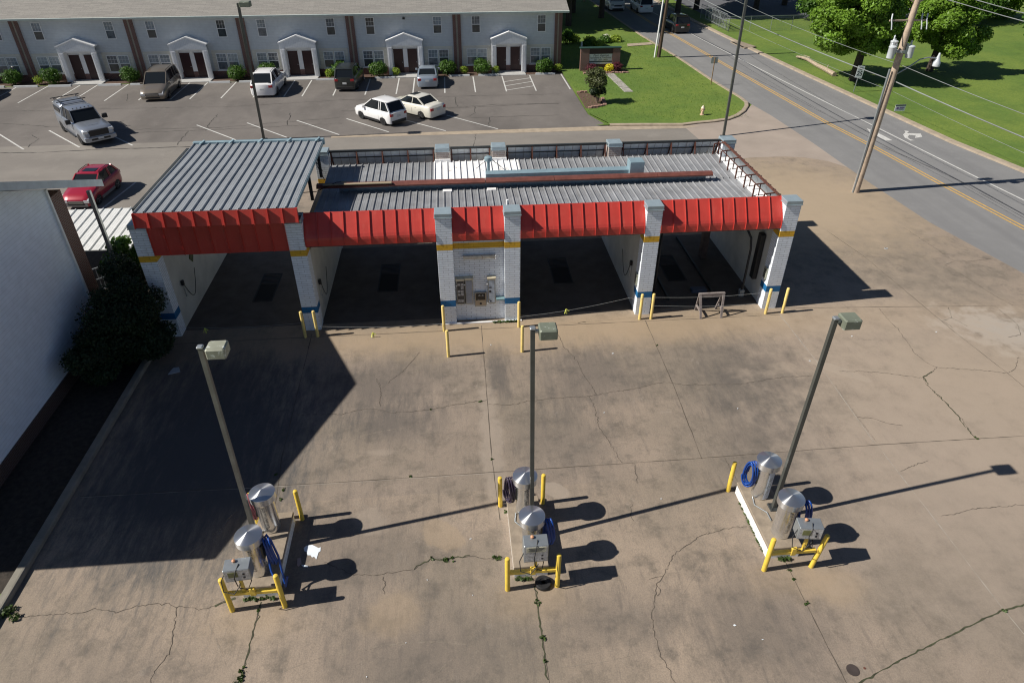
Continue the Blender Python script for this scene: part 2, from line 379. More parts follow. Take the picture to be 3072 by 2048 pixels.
def leaf_obj(name, V, mt, parent=None, loc=None):
    n = len(V)//4; me = bpy.data.meshes.new(name)
    me.vertices.add(len(V)); me.vertices.foreach_set('co', V.ravel())
    me.loops.add(4*n); me.loops.foreach_set('vertex_index', np.arange(4*n)); me.polygons.add(n)
    me.polygons.foreach_set('loop_start', np.arange(0,4*n,4)); me.polygons.foreach_set('loop_total', np.full(n,4))
    me.materials.append(mt); me.update(); me.validate()
    o = bpy.data.objects.new(name, me); COL.objects.link(o)
    if parent: o.parent = parent
    if loc: o.location = loc
    return o
def clumpset(c, rad, k, cr, seed=None):
    """k clumps spread inside an ellipsoid c/rad, clump radius about cr"""
    out = []
    for i in range(k):
        d = rng.normal(size=3); d /= np.linalg.norm(d); q = rng.uniform(.35,.95)
        s = cr*rng.uniform(.65,1.25)
        out.append((c[0]+d[0]*q*rad[0], c[1]+d[1]*q*rad[1], c[2]+d[2]*q*rad[2], s, s, s*.75))
    return out
def tree(label, x, y, h, cz, rad, k, cr, n, size, group=None, tr=.35, lf=None, cx=0, cy=0, cat='tree', name='tree'):
    t = thing(name, label, cat, (x,y,0), 0, group)
    b = MB(); b.tube([(0,0,-.1),(.05,0,h*.25),(cx*.3,cy*.3,h*.5),(cx*.8,cy*.8,cz+rad[2]*.3)], tr, 10, taper=tr*.25)
    cl = clumpset((cx,cy,cz), rad, k, cr)
    b.build('trunk', BARK, t, 60)
    lb = MB()
    for c in cl[:14]: lb.tube([(cx*.35,cy*.35,h*.42),((c[0]+cx*.5)*.5,(c[1]+cy*.5)*.5,(c[2]+h*.5)*.5+.3),c[:3]], tr*.3, 6, taper=.03)
    lb.build('limbs', BARK, t, 60)
    leaf_obj('crown', leaves(cl, n, size), lf or LEAF, t)
    return t
def bush(name, label, x, y, r, h, n, size, lf, group=None, cat='bush', k=10, loc_z=0):
    t = thing(name, label, cat, (x,y,loc_z), 0, group)
    cl = clumpset((0,0,h*.55), (r*.6,r*.6,h*.3), k, r*.5) + [(0,0,h*.5,r*.85,r*.85,h*.48)]
    leaf_obj('foliage', leaves(cl, n, size), lf, t)
    b = MB()
    for i in range(4): b.tube([(rng.uniform(-.05,.05),rng.uniform(-.05,.05),-.03),(rng.uniform(-.3,.3)*r,rng.uniform(-.3,.3)*r,h*.6)], .025*max(1,h), 5, taper=.01)
    b.build('stem', BARK, t)
    return t

# ================================================================ GROUND
def struct(o): o['kind'] = 'structure'; return o
GRASSM = mat('lawn grass', (.10,.165,.022), .85, 0, var=.18, vs=.8, bump=.9, bs=14)
m = GRASSM
c = mixcol(m, rng_(m, noise(m, .12, 5, .6), .35, .65), basecol(m), (.16,.215,.03))
c = mixcol(m, rng_(m, noise(m, 5, 8, .8), .35, .7, 0, .65), c, (.05,.115,.012))
c = mixcol(m, rng_(m, noise(m, .5, 8, .7), .62, .75, 0, .5), c, (.20,.18,.07))
c = mixcol(m, rng_(m, noise(m, .45, 7, .75, dist=.8), .50, .66, 0, .55), c, (.07,.125,.014))
c = mixcol(m, rng_(m, noise(m, 1.6, 10, .85), .60, .72, 0, .4), c, (.19,.19,.05))
setcol(m, c)
struct(MB().flat([(-400,-60),(500,-60),(500,600),(-400,600)], -.03).build('ground', GRASSM))

# --- concrete with stains and one patch deepening the left shadow
CONC = mat('stained concrete', (.295,.238,.186), .88, 0, var=.09, vs=.35, bump=.25, bs=30); m = CONC; n = m.node_tree
tc = nd(m,'ShaderNodeTexCoord')
c = basecol(m)
sb = nd(m,'ShaderNodeTexBrick'); sb.offset = 0; sb.inputs['Scale'].default_value = 1; sb.inputs['Brick Width'].default_value = 6.4; sb.inputs['Row Height'].default_value = 8.95; sb.inputs['Mortar Size'].default_value = 0
sb.inputs['Color1'].default_value = (.90,.90,.92,1); sb.inputs['Color2'].default_value = (1.12,1.10,1.06,1)
smp = nd(m,'ShaderNodeMapping'); smp.inputs['Location'].default_value = (11.75,12.35,0); n.links.new(tc.outputs['Object'], smp.inputs[0]); n.links.new(smp.outputs[0], sb.inputs['Vector'])
c = mixcol(m, 1.0, c, sb.outputs[0], 'MULTIPLY')
c = mixcol(m, rng_(m, noise(m, .16, 4, .55), .40, .62, 0, .75), c, (.195,.164,.127))
c = mixcol(m, rng_(m, noise(m, 1.1, 9, .72), .46, .70, 0, .75), c, (.105,.091,.073))
c = mixcol(m, rng_(m, noise(m, 3.2, 10, .8, dist=.6), .52, .68, 0, .5), c, (.13,.112,.088))
c = mixcol(m, rng_(m, noise(m, 1.7, 10, .75, stretch=(2.6,.35,1)), .52, .70, 0, .6), c, (.125,.105,.09))
c = mixcol(m, rng_(m, noise(m, 1.5, 8, .8, stretch=(7,.55,1), dist=.5), .60, .68, 0, .5), c, (.11,.095,.083))
c = mixcol(m, rng_(m, noise(m, .9, 8, .8, stretch=(6,.8,1), dist=1.5), .62, .67, 0, .4), c, (.33,.28,.235))
c = mixcol(m, rng_(m, noise(m, .8, 12, .8, dist=.4), .58, .66, 0, .5), c, (.32,.27,.22))
c = mixcol(m, rng_(m, noise(m, 26, 4, .8), .38, .70, 0, .42), c, (.12,.10,.085))
c = mixcol(m, rng_(m, noise(m, 45, 2, .9), .66, .70, 0, .5), c, (.42,.39,.35))
def stain_or_shade(x, y, rx, ry, ang, col, st, soft=.5, wob=.45, ns=1.2):
    global c
    mp = nd(m,'ShaderNodeMapping', vector_type='TEXTURE'); mp.inputs['Location'].default_value=(x,y,0); mp.inputs['Rotation'].default_value=(0,0,ang); mp.inputs['Scale'].default_value=(rx,ry,1)
    n.links.new(tc.outputs['Object'], mp.inputs[0]); vl = nd(m,'ShaderNodeVectorMath', operation='LENGTH'); n.links.new(mp.outputs[0], vl.inputs[0])
    d = mul(m, vl.outputs['Value'], mul(m, mul(m, NZ[ns], .5, 'SUBTRACT'), wob*4), 'ADD')
    c = mixcol(m, rng_(m, d, 1-soft, 1+soft*.4, st, 0), c, col)
NZ = {1.2: noise(m, 1.2, 7, .65), 2.5: noise(m, 1.4, 9, .75, stretch=(2.4,.5,1))}
GRY = (.075,.069,.066); TAN = (.33,.25,.165); LTC = (.315,.265,.215)
stain_or_shade(-8.6,17.0,3.9,5.6,0,(.055,.06,.066),.85,.7,.6,2.5)  # algae stain, darkened and blued in colour to deepen the left building's shadow
stain_or_shade(5, 22.9, 19, 1.5, 0, TAN, .75, .8, .25)            # pale silt along the wash front
for (x,y,rx,ry,a_,s_) in ((-9.2,20.4,2.4,2.3,0,.75),(-3.2,19.9,3.0,2.0,.1,.6),(-2.4,17.8,2.0,1.2,0,.6),(4.6,19.8,2.6,2.4,.1,.55),(1.3,20.3,.5,2.0,0,.7),(10.6,19.3,2.6,2.9,0,.6),(3.2,16.0,2.2,2.5,0,.4),(10.0,15.5,2.2,3.0,0,.45),(-3.2,12.3,2.6,2.6,0,.4),(-8.5,15.5,2.8,3,0,.45),(3.4,9.8,2.3,1.2,0,.4),(7.0,9.2,2.2,2.2,.3,.5),(-1.4,9.2,3,1.6,0,.45),(-8.6,8.6,3,2,0,.35)):
    stain_or_shade(x,y,rx,ry,a_,GRY,s_,.9,.5,2.5)
stain_or_shade(.75,16.6,.42,3.6,0,LTC,.55,.45,.5); stain_or_shade(-2.9,13.6,.55,.5,0,LTC,.4,.4,.6); stain_or_shade(-.85,12.9,.75,.5,-.6,TAN,.4,.2,.3)
stain_or_shade(2.6,14.3,.5,.3,-.6,LTC,.6,.15,.2); stain_or_shade(-2.9,16.4,.5,.2,0,LTC,.35,.5,.6); stain_or_shade(-2.1,10.5,.9,.7,0,TAN,.4,.6,.5)
stain_or_shade(14.1,19.4,1.3,.28,-.7,LTC,.75,.12,.15); stain_or_shade(22.3,21.2,2.6,1.6,-.5,(.38,.36,.33),.75,.6,1.0); stain_or_shade(9.5,10.3,.9,.8,0,TAN,.5,.7,.5)
for cx in (-5.57,1.5,8.47): stain_or_shade(cx+.1,10.6,1.3,.7,0,TAN,.35,.8,.4)
stain_or_shade(19.5,35,8,7.5,0,(.35,.275,.19),.85,.7,.25); stain_or_shade(19,18,8,8,0,(.345,.28,.215),.75,.9,.5); stain_or_shade(14.6,13.0,5,6,0,(.31,.255,.205),.6,.9,.5)
c_final = c
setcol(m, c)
CONC2 = mat('pinkish driveway concrete', (.315,.265,.225), .88, 0, var=.12, vs=.5, bump=.2, bs=25)
m = CONC2; setcol(m, mixcol(m, rng_(m, noise(m, 2, 9, .75), .5, .75, 0, .5), basecol(m), (.22,.185,.155)))
CRACK = mat('dark crack', (.075,.062,.05), .95, 0, var=.2); JOINT = mat('joint line', (.085,.07,.055), .95, 0, var=.3, vs=4)
JOINTL = mat('pale joint line', (.31,.28,.24), .95, 0, var=.3, vs=4); MOSS = mat('mossy joint', (.05,.055,.028), .95, 0, var=.5, vs=6)
b = MB()
near = [(26.7,-20),(26.6,10),(26.4,25.8),(25.3,31.6),(25.0,37),(24.8,44.4),(24.4,50.2)]
b.flat([(-12.15,-20)] + near[:5] + [(24.93,39.8),(24.2,41.0),(23.0,41.8),(21.7,42.1),(19.5,42.1),(17.5,41.7),(17.5,33.6),(-12.15,33.6)], .008)
b.flat([(-12.15,33.6),(-4.8,33.6),(-4.8,40.5),(-12.15,40.5)], .0081)
b.mi = 1
b.flat([(17.5,41.7),(19.5,42.1),(21.7,42.1),(23.0,41.8),(24.2,41.0),(24.93,39.8),(24.85,44.4),(24.5,51.0),(24.15,54.0),(23.2,52.6),(22.1,51.3),(20.6,50.0),(18.2,49.5),(17.0,49.05)], .008)
Z1, Z2 = .012, .014
b.mi = 2
for p in ([G(936,1001),G(847,1366),G(835,1450),G(790,1760)],[G(784,1805),G(718,2050)],[G(1444,977),G(1474.8,1366),G(1500,1560)],[G(1603,1757),G(1648,2050)],
          [G(1936,962),G(2020,1155),G(2105,1376)],[G(2357,1687),G(2448,1870),G(2540,2050)],[G(240,1489),G(1024,1446),G(1500,1415),G(2026,1380),G(2620,1335),G(3080,1307)],
          [G(2327,925),G(3080,916)],[M3(990,20),M3(1250,200),M3(1670,550),M3(1860,710),M3(2240,1005),M3(2400,1140)],[(-12.1,23.35),(13.5,23.35)]):
    b.ribbon(p, .022, Z1, .004, .3)
b.mi = 3
for p in ([G(2333,936),G(2450,1085),G(2623,1328)],[G(2633,1337),G(2840,1605),G(3002,1818),G(3075,1905)]): b.ribbon(p, .025, Z1, .004, .3)
b.ribbon([G(240,1492),G(1024,1449),G(1500,1418)], .012, Z1, .003, .3)
b.mi = 4
CR = [[M2(*p) for p in L_] for L_ in (
 [(-300,1290),(0,1285),(150,1250),(230,1250),(300,1262),(350,1280),(450,1268),(600,1255),(700,1235),(800,1215),(1000,1188)],
 [(1010,1218),(1180,1222),(1280,1195),(1450,1175),(1700,1163),(1850,1135),(2050,1105),(2180,1070),(2270,1068)],
 [(1495,740),(1530,820),(1620,910),(1665,1010),(1730,1100),(1755,1145)],[(1705,1163),(1745,1240),(1770,1370),(1850,1480),(1900,1568),(1930,1620)],
 [(240,1040),(275,1120),(265,1230)],[(540,860),(490,920),(400,1010),(320,1070)])]
CR += [[M3(*p) for p in L_] for L_ in (
 [(-80,1068),(0,1083),(200,1080),(400,1080),(560,1050),(700,1028),(880,1022)],
 [(1355,560),(1400,620),(1480,700),(1540,780),(1600,870),(1680,930),(1750,965),(1900,970),(2100,988),(2210,1000),(2240,1000),(2290,975),(2310,890)],
 [(1750,965),(1720,990),(1655,1030),(1680,1080),(1760,1160),(1850,1245),(1920,1320),(1980,1400),(2010,1450)],
 [(1730,605),(1790,645),(1850,620),(1830,550)],[(1790,645),(1860,690)],[(1850,620),(1960,680)],[(2150,540),(2220,600),(2300,660),(2330,740),(2240,755)],
 [(1805,260),(1860,235),(2000,230),(2130,215)],[(1080,990),(1250,990),(1450,1010),(1650,1035)],[(1520,0),(1720,130),(1860,225)],[(1810,260),(1940,335),(2130,460),(2270,535)],
 [(1200,1305),(1300,1310),(1420,1350),(1520,1365)],[(1230,200),(1350,200),(1400,215)])]
CR += [[B1(*p) for p in L_] for L_ in (
 [(60,1090),(180,1110),(270,1105),(430,1095),(560,1085),(650,1062),(740,1070),(800,1085),(870,1062),(980,1035),(1100,1018),(1180,1030),(1220,1045),(1320,1050),(1380,1065),(1480,1040),(1530,1010),(1620,990)],
 [(1220,1045),(1212,1130),(1190,1280),(1160,1370),(1060,1490),(1040,1580)])]
CR += [[B2(*p) for p in L_] for L_ in (
 [(-120,740),(0,780),(60,820),(190,830),(230,832),(300,815),(500,785),(580,735),(620,712),(720,720),(800,705),(880,692),(980,712),(1060,715),(1160,705)],
 [(2351,640),(2280,700),(2220,830),(2170,890),(2165,970),(2140,1100),(2150,1200),(2200,1380),(2260,1480),(2300,1600)],
 [(2220,830),(2170,840),(2120,850)],[(2170,890),(2200,930),(2165,970)],[(290,840),(300,900),(290,960)],[(2020,60),(2040,200)],[(2000,330),(1990,400),(2010,450)])]
CR += [[B3(*p) for p in L_] for L_ in ([(0,640),(60,600),(110,560),(330,500),(450,490)],[(1780,420),(1900,400),(2000,370),(2200,355),(2351,340)],[(1500,110),(1600,70),(1680,40)],[(290,20),(380,190)])]
for p in CR: b.ribbon(p, .015, Z2, .018, .07)
b.mi = 5
b.ribbon([B3(1190,1580),B3(1600,1360),B3(1900,1215),B3(2210,1065),B3(2360,1030)], .035, Z2, .01, .12)
b.ribbon([M3(1680,1080),M3(1850,1245),M3(2010,1450)], .03, Z2+.002, .02, .1); b.ribbon([M3(1720,990),M3(1655,1030),M3(1690,1080)], .04, Z2+.002, .02, .1)
b.ribbon([B1(1800,1010),B1(1700,1380),B1(1650,1570)], .03, Z2, .02, .1); b.ribbon([B2(1330,900),B2(1370,1180),B2(1420,1540)], .035, Z2, .02, .1)
b.ribbon([B2(500,787),B2(620,712),B2(720,720),B2(880,692)], .03, Z2+.002, .02, .1); b.ribbon([B1(1480,1040),B1(1620,990)], .05, Z2+.002, .02, .1)
b.mi = 6                                                       # old scrape and tyre arcs in the slab surface
for k, (f_, a_, m_, e_) in enumerate(((B1,(1040,1030),(1180,800),(1560,480)),(B1,(200,1560),(250,1330),(330,1120)),(B1,(1400,1560),(1260,1400),(1140,1260)),(B1,(1820,1568),(2100,1430),(2351,1370)),(B1,(1440,1160),(1500,1300),(1560,1450)),(B2,(0,1375),(700,1290),(1250,1450)),(B2,(1250,1450),(1600,1450),(2000,1380)),(B2,(520,1568),(680,1480),(790,1370)),(B2,(0,60),(120,80),(220,110)),(M2,(450,1345),(520,1340),(590,1350)),(M2,(520,1415),(600,1418),(665,1410)),(M2,(0,1480),(300,1400),(500,1385)),(M1,(1400,1360),(1700,1290),(2100,1250)),(M1,(1500,950),(1640,870),(1700,850)),(B1,(1480,600),(1560,460),(1620,390)),(B3,(0,960),(120,760),(180,600)),(M3,(1100,760),(1200,770),(1380,780)),(M3,(1050,1080),(1200,1300),(1340,1480)),(B2,(1960,900),(1990,1150),(1970,1400)))):
    A_, M_, E_ = (np.array(f_(*q)) for q in (a_, m_, e_)); C_q = 2*M_-(A_+E_)/2
    b.ribbon([tuple((1-t)**2*A_+2*t*(1-t)*C_q+t*t*E_) for t in np.linspace(0,1,14)], .022+.02*(k%3), Z1+.0005+.0001*k, .004, .12)
SCR = mat('pale scrape', (.33,.28,.225), .9, 0, var=.2, vs=6); m = SCR
m.node_tree.links.new(rng_(m, noise(m, 5, 8, .8), .42, .62, 0, .5), bsdf(m).inputs['Alpha'])
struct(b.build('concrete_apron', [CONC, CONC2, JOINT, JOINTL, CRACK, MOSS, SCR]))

# --- asphalt
def asphalt(name, col, dk, lt, st=(1,1,1)):
    m = mat(name, col, .9, 0, var=.08, vs=.5, bump=.3, bs=40)
    c = basecol(m)
    c = mixcol(m, rng_(m, noise(m, .25, 6, .6, stretch=st), .42, .66, 0, .7), c, dk)
    c = mixcol(m, rng_(m, noise(m, .8, 9, .7), .52, .75, 0, .5), c, lt)
    c = mixcol(m, rng_(m, noise(m, 20, 4, .8), .4, .7, 0, .3), c, dk)
    setcol(m, c); return m
ASPH = asphalt('grey car park asphalt', (.155,.14,.128), (.10,.09,.083), (.20,.182,.166), (1,.45,1))
ASPD = asphalt('pale drive asphalt', (.215,.197,.175), (.165,.15,.135), (.26,.24,.215), (.4,1,1))
ROADM = asphalt('road asphalt', (.20,.20,.20), (.16,.16,.163), (.245,.245,.245), (2.5,.12,1))
SEAL = mat('crack sealant', (.035,.033,.03), .8, 0, var=.2)
b = MB(); b.flat([(-12.15,33.6),(17.5,33.6),(17.5,48.6),(-90,48.6),(-90,24),(-19,24),(-19,33.6)], .004)
b.mi = 1
b.ribbon([T1(0,1055),T1(300,1050),T1(700,1030),T1(1100,1018),T1(1400,1010)], .10, .009, .02, .3)
b.ribbon([T2(1020,1010),T2(1050,1100)], .03, .009, .04, .2); b.ribbon([G(1430,400),G(1420,440)], .03, .009, .04, .2)
b.mi = 2
b.ribbon([(-19.3,41.2),(-19.7,37.8),(-19.8,37)], .12, .010); b.ribbon([(-22.6,41.2),(-23.0,37.8)], .12, .010)
struct(b.build('service_drive', [ASPD, SEAL, PAINTW]))
b = MB(); b.flat([(-90,48.6),(-8.6,48.6),(-8.6,49.05),(11.5,49.45),(10.5,52.5),(10.45,60.6),(10.4,65.35),(-10,65.1),(-90,64.6)], .0045)
b.mi = 1
X = [-37.6,-35.05,-32.4,-30.9,-28.3,-25.6,-23.05,-21.5,-19,-16.4,-13.9,-12.4,-9.85,-7.2,-4.6,-3.2,-.5,2.1,4.75,7.3]
for x in X: b.ribbon([(x,64.9),(x,59.6)], .11, .010)
b.ribbon([(4.75,60.0),(7.3,61.2)],.11,.0105); b.ribbon([(4.75,61.4),(7.3,62.7)],.11,.0105); b.ribbon([(4.75,62.8),(7.3,64.0)],.11,.0105)
b.ribbon([(10.25,65.2),(10.28,59.8)], .11, .010)
for p, q in (((-36.4,51.6),(-32.7,47.9)),((-32.9,52),(-29.0,47.9)),((-29.2,52),(-25.4,48)),((-25.7,52),(-21.95,48.1)),((-18.9,52.4),(-15.2,48.7)),((-15.3,52.6),(-11.7,48.9)),((-11.7,52.9),(-8.1,49.2)),((-8,53),(-4.6,49.5)),((-4.2,52.9),(-.5,49.4)),((-.4,53.2),(3.3,49.5))):
    b.ribbon([p,q], .11, .010)
b.mi = 2
for L_ in ([(0,770),(800,750),(1600,735),(2351,690)],[(0,850),(700,900),(1500,880),(2351,810)],[(900,915),(1600,890),(2351,850)],[(1300,905),(1250,960),(1220,1000)],[(1500,790),(1440,860),(1420,900)],[(880,650),(870,700)],[(2000,780),(1980,860)],[(220,930),(260,960),(190,1020)]):
    b.ribbon([T1(*p) for p in L_], .05, .009, .05, .3)
for L_ in ([(0,690),(400,680),(900,660),(1500,650)],[(0,765),(800,745),(1500,710)],[(700,745),(1100,720),(1500,715)],[(780,670),(795,735)],[(920,735),(920,780),(880,800)],[(600,805),(900,810),(1500,795)],[(1020,810),(1010,880)]):
    b.ribbon([T2(*p) for p in L_], .05, .009, .05, .3)
struct(b.build('parking_lot', [ASPH, PAINTW, SEAL]))
NE = [(26.7,-20),(26.6,10),(26.4,25.8),(25.3,31.6),(25.0,37),(24.8,44.4),(24.4,52),(23.9,55.8),(23.4,61.5),(23.0,69.7),(22.0,81.3),(21.0,101.7),(19.5,135)]
FE = [(38.5,-20),(37.6,10),(36.6,25),(35.4,37.9),(34.3,43.8),(33.6,51.2),(32.5,62.5),(31.6,72.9),(31,80.8),(30.4,90),(29,135)]
b = MB(); b.flat(NE + FE[::-1], .0)
b.mi = 1
YL = [(32.2,-10),(31.2,15),(30.6,24),(29.85,30.66),(29.18,37.08),(28.65,43.18),(27.96,48.73),(27.12,60.87),(25.88,78.86),(25,91),(24,130)]
for dx in (-.14,.14): b.ribbon([(x+dx,y) for x,y in YL], .12, .006)
b.mi = 2
b.ribbon([(35,5),(33.3,22),(32.45,33.9),(32.0,37.9),(31.18,46.4),(30.45,53.7),(29.75,60.9),(28.93,70.1),(28.06,81),(26.5,110)], .13, .006)
ar = lambda pts: b.flat([T3(*p) for p in pts], .006)
ar([(1268,885),(1325,905),(1445,968),(1400,970),(1325,932),(1318,950)])
ar([(1525,900),(1560,905),(1545,918),(1640,922),(1650,945),(1600,952),(1605,935),(1560,930),(1550,945),(1565,960),(1600,968),(1570,970),(1530,950),(1518,928),(1535,912)])
b.mi = 3
for L_ in ([(350,470),(700,640),(1100,850),(1500,1060),(2000,1290),(2351,1480)],[(1370,1010),(1800,1190),(2351,1500)]): b.ribbon([T3(*p) for p in L_], .06, .005, .01, .5)
ROADD = mat('worn wheel track seal', (.095,.095,.10), .9, 0, var=.2)
struct(b.build('road', [ROADM, PAINTY, PAINTW, ROADD]))

def kerb(name, pts, w_, h_, mt, label=None, side=1, rnd=True):
    """kerb of width w_ on the `side` (left of travel=1)"""
    P = [np.array(p, float) for p in pts]; N = len(P); prof = [(0,-.04),(0,h_*.75),(w_*.12,h_*.95),(w_*.3,h_),(w_,h_),(w_,-.04)]
    vs = []; fs = []; k = len(prof)
    for i, p in enumerate(P):
        t = P[min(i+1,N-1)]-P[max(i-1,0)]; t /= np.linalg.norm(t); nr = np.array([-t[1],t[0]])*side
        vs += [(p[0]+nr[0]*u, p[1]+nr[1]*u, z) for u,z in prof]
    for i in range(N-1):
        for j in range(k): fs.append((i*k+j, i*k+(j+1)%k, (i+1)*k+(j+1)%k, (i+1)*k+j))
    fs += [tuple(range(k)), tuple(range((N-1)*k, N*k))]
    return struct(MB().add(vs, fs).build(name, mt))
def lerp_pts(P, s=1.0):
    Q = [P[0]]
    for a, c_ in zip(P, P[1:]):
        n_ = max(1, int(math.dist(a,c_)/s))
        for k in range(1,n_+1): Q.append((a[0]+(c_[0]-a[0])*k/n_, a[1]+(c_[1]-a[1])*k/n_))
    return Q
kerb('yard_kerb', lerp_pts([(-12.03,-18),(-12.03,22.6)]), .24, .17, KERBG, side=1)
kerb('far_road_kerb', FE, .55, .10, KERB, side=-1)
IS = [(11.6,49.45),(14,49.3),(17.0,49.05),(18.2,49.4),(19.6,49.65),(20.8,50.05),(21.9,50.9),(22.9,52.1),(23.6,53.3),(24.0,54.4),(24.02,55.8),(23.5,61.5),(23.1,69.7),(22.05,81.3),(21.05,101.7),(19.6,134)]
kerb('lawn_kerb', IS, .32, .12, KERB, side=1)
b = MB(); b.flat([(-8.6,48.55),(17.1,48.5),(18.3,48.95),(17.1,49.1),(11.6,49.5),(-8.6,49.05)], .011); struct(b.build('gutter_strip', KERB))
# lawn beside the car park (a little above the kerb line)
b = MB(); b.flat([(10.52,49.55),(14,49.55)] + [(x-.3,y+.25) for x,y in IS[2:7]] + [(x-.33,y) for x,y in IS[7:]] + [(10.4,134),(10.4,66.0),(10.47,60.6),(10.55,52.6),(11.6,50.0)], .085)
struct(b.build('lawn', GRASSM))
# far car park and driveway beyond the fence
b = MB(); b.flat([(33.5,91.2),(70,90.0),(70,128),(32,128)], .0); struct(b.build('far_parking_lot', asphalt('far asphalt', (.11,.115,.13),(.09,.09,.1),(.15,.15,.15))))
b = MB(); b.flat([(-90,65.25),(10.42,65.25),(10.42,76),(-90,76)], -.006)
BED = mat('planting bed soil', (.085,.05,.035), .95, 0, var=.5, vs=8, bump=.6, bs=20); struct(b.build('planting_bed', BED))
b = MB(); b.flat([(-19,-20),(-12.2,-20),(-12.2,36),(-19,36)], .02)
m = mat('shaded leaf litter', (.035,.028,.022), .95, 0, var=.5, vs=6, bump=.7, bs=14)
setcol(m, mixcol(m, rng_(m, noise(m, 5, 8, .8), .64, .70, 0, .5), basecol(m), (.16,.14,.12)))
struct(b.build('side_bed', m))
b = MB(); b.flat([(-19,-20),(-12.28,-20),(-12.28,12.0),(-13.2,11.6),(-19,11.8)], .045); struct(b.build('side_lawn', GRASSM))
b = MB()
for x0, x1 in ((-33.4,-30.6),(-24.1,-21.3),(-14.8,-11.9),(-5.3,-2.4),(4.1,7.0)): b.bbox(x0,x1,65.0,67.3,-.05,.07,.02)
struct(b.build('entry_walk', mat('pale walk concrete', (.40,.40,.39), .8, 0, var=.1)))

# ================================================================ CAR WASH
CW = thing('car_wash', 'long white brick self service car wash with red awnings and ribbed metal roof', 'car wash')
PX = [-12.0, -6.42, -.84, 1.80, 7.35, 12.90]; PWD = .62
def column(x, y0, y1, bk=False, par=CW, h=4.80):
    c_ = MB().bbox(0, PWD, y0, y1, 0, h, .006).build('column', TANBRICK if bk else WHITEBRICK, par, loc=(x,0,0))
    k = MB(); k.bbox(-.02, PWD+.02, y0-.03, y1+.03, h, h+.15, .012); k.bbox(-.035, PWD+.035, y0-.045, y1+.045, h-.03, h, .004)
    k.build('coping', CAPM, c_); return c_
for x in PX: column(x, 23.88, 24.47)
for i, x in enumerate(PX): column(x, 31.2, 31.8, bk=(i in (2,3,4)), h=4.80)
b = MB()                                                       # white sealant skirts at two rear columns
for x in PX[2:4]: b.bbox(x-.05, x+.67, 31.1, 31.19, 3.9, 4.45, .01)
b.build('sealant', WHITECOAT, CW)
# bay walls
for i, (x0,x1,h,mt) in enumerate(((-12.0,-11.4,5.0,WALLIN),(-6.40,-5.82,3.3,BEIGEBLOCK),(-.82,-.24,4.0,WALLIN),(1.82,2.40,4.0,WALLIN),(7.37,7.95,4.0,WALLIN),(12.92,13.5,4.0,WALLIN))):
    b = MB(); b.box(x0, x1, 24.47, 31.2, 0, h)
    o = b.build('bay_wall', [WALLIN, BEIGEBLOCK], CW)
    if mt is BEIGEBLOCK:
        for p in o.data.polygons:
            if p.normal.z > .9: p.material_index = 1
b = MB(); b.box(-.22,1.8,24.12,24.4,0,4.2); b.build('panel_wall', PANELBRICK, CW)
b = MB(); b.box(-.9,2.5,23.80,23.879,0,.05); b.build('plinth', WHITEP, CW)
b = MB(); b.box(-.82,2.4,31.22,31.5,0,4.0); b.build('rear_wall', PLAINWHITE, CW)
# bay floors: wet-stained concrete, darkened in colour for the bays' shade, + pits
FLOORM = mat('grimy darkened bay floor', (.085,.073,.062), .8, 0, var=.25, vs=1.5, bump=.2)
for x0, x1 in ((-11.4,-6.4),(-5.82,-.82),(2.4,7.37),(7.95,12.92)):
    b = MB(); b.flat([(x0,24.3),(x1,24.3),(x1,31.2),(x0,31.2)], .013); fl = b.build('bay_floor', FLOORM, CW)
for x0, x1, y0, y1 in ((-9.08,-8.32,26.4,28.8),(-3.68,-2.86,26.8,29.25),(4.33,5.13,26.85,29.2),(9.6,10.4,26.6,29.0)):
    b = MB(); b.flat([(x0,y0),(x1,y0),(x1,y0+(y1-y0)*.62),(x0,y0+(y1-y0)*.62)], .018); d = b.build('drain_pit', DARKHOLE, CW)
    b = MB()
    for (a1,a2,a3,a4) in ((x0-.05,x1+.05,y0-.05,y0),(x0-.05,x1+.05,y1,y1+.05),(x0-.05,x0,y0,y1),(x1,x1+.05,y0,y1)): b.box(a1,a2,a3,a4,.014,.03)
    for k in range(7): yy = y0+(y1-y0)*(.64+.05*k); b.box(x0,x1,yy,yy+.05,.015,.028)
    b.build('grate', GRATE, d)
# ceilings under roof
b = MB(); b.box(-5.8,12.9,24.6,31.15,3.95,3.99); b.build('ceiling', mat('bay ceiling', (.35,.35,.33), .8), CW)
# main roof: ribbed sheet (ribs run front to back)
def ribbed(x0, x1, y0, y1, z0, z1, pitch, rh, mt, name, par, curve=0, split=None):
    prof = []; x = x0
    while x < x1-.01:
        e = min(x+pitch, x1)
        prof += [(x,0),(x+.018,rh),(x+.042,rh),(x+.060,0)]
        for q in (.4,.66):
            if x+pitch*q+.04 < e: prof += [(x+pitch*q,0),(x+pitch*q+.014,rh*.10),(x+pitch*q+.035,0)]
        x = e
    prof.append((x1,0)); ny = 8 if curve else 1
    prof = [(a,z) for a,z in prof if a <= x1]
    b = MB(); vs = []; n = len(prof)
    for j in range(ny+1):
        t = j/ny; yy = y0+(y1-y0)*t; zz = z0+(z1-z0)*t + curve*math.sin(t*math.pi*2)
        vs += [(a,yy,zz+h) for a,h in prof]
    fs = [(j*n+i, j*n+i+1, (j+1)*n+i+1, (j+1)*n+i) for j in range(ny) for i in range(n-1)]
    m_ = len(vs); vs += [(x0,y0,z0-.04),(x1,y0,z0-.04),(x1,y1,z1-.04),(x0,y1,z1-.04)]
    fs += [(m_+3,m_+2,m_+1,m_), (m_,m_+1,n-1,0), (m_+2,m_+3,ny*n,ny*n+n-1), (m_+3,m_,0,ny*n), (m_+1,m_+2,ny*n+n-1,n-1)]
    b.add(vs, fs); return b.build(name, mt, par)
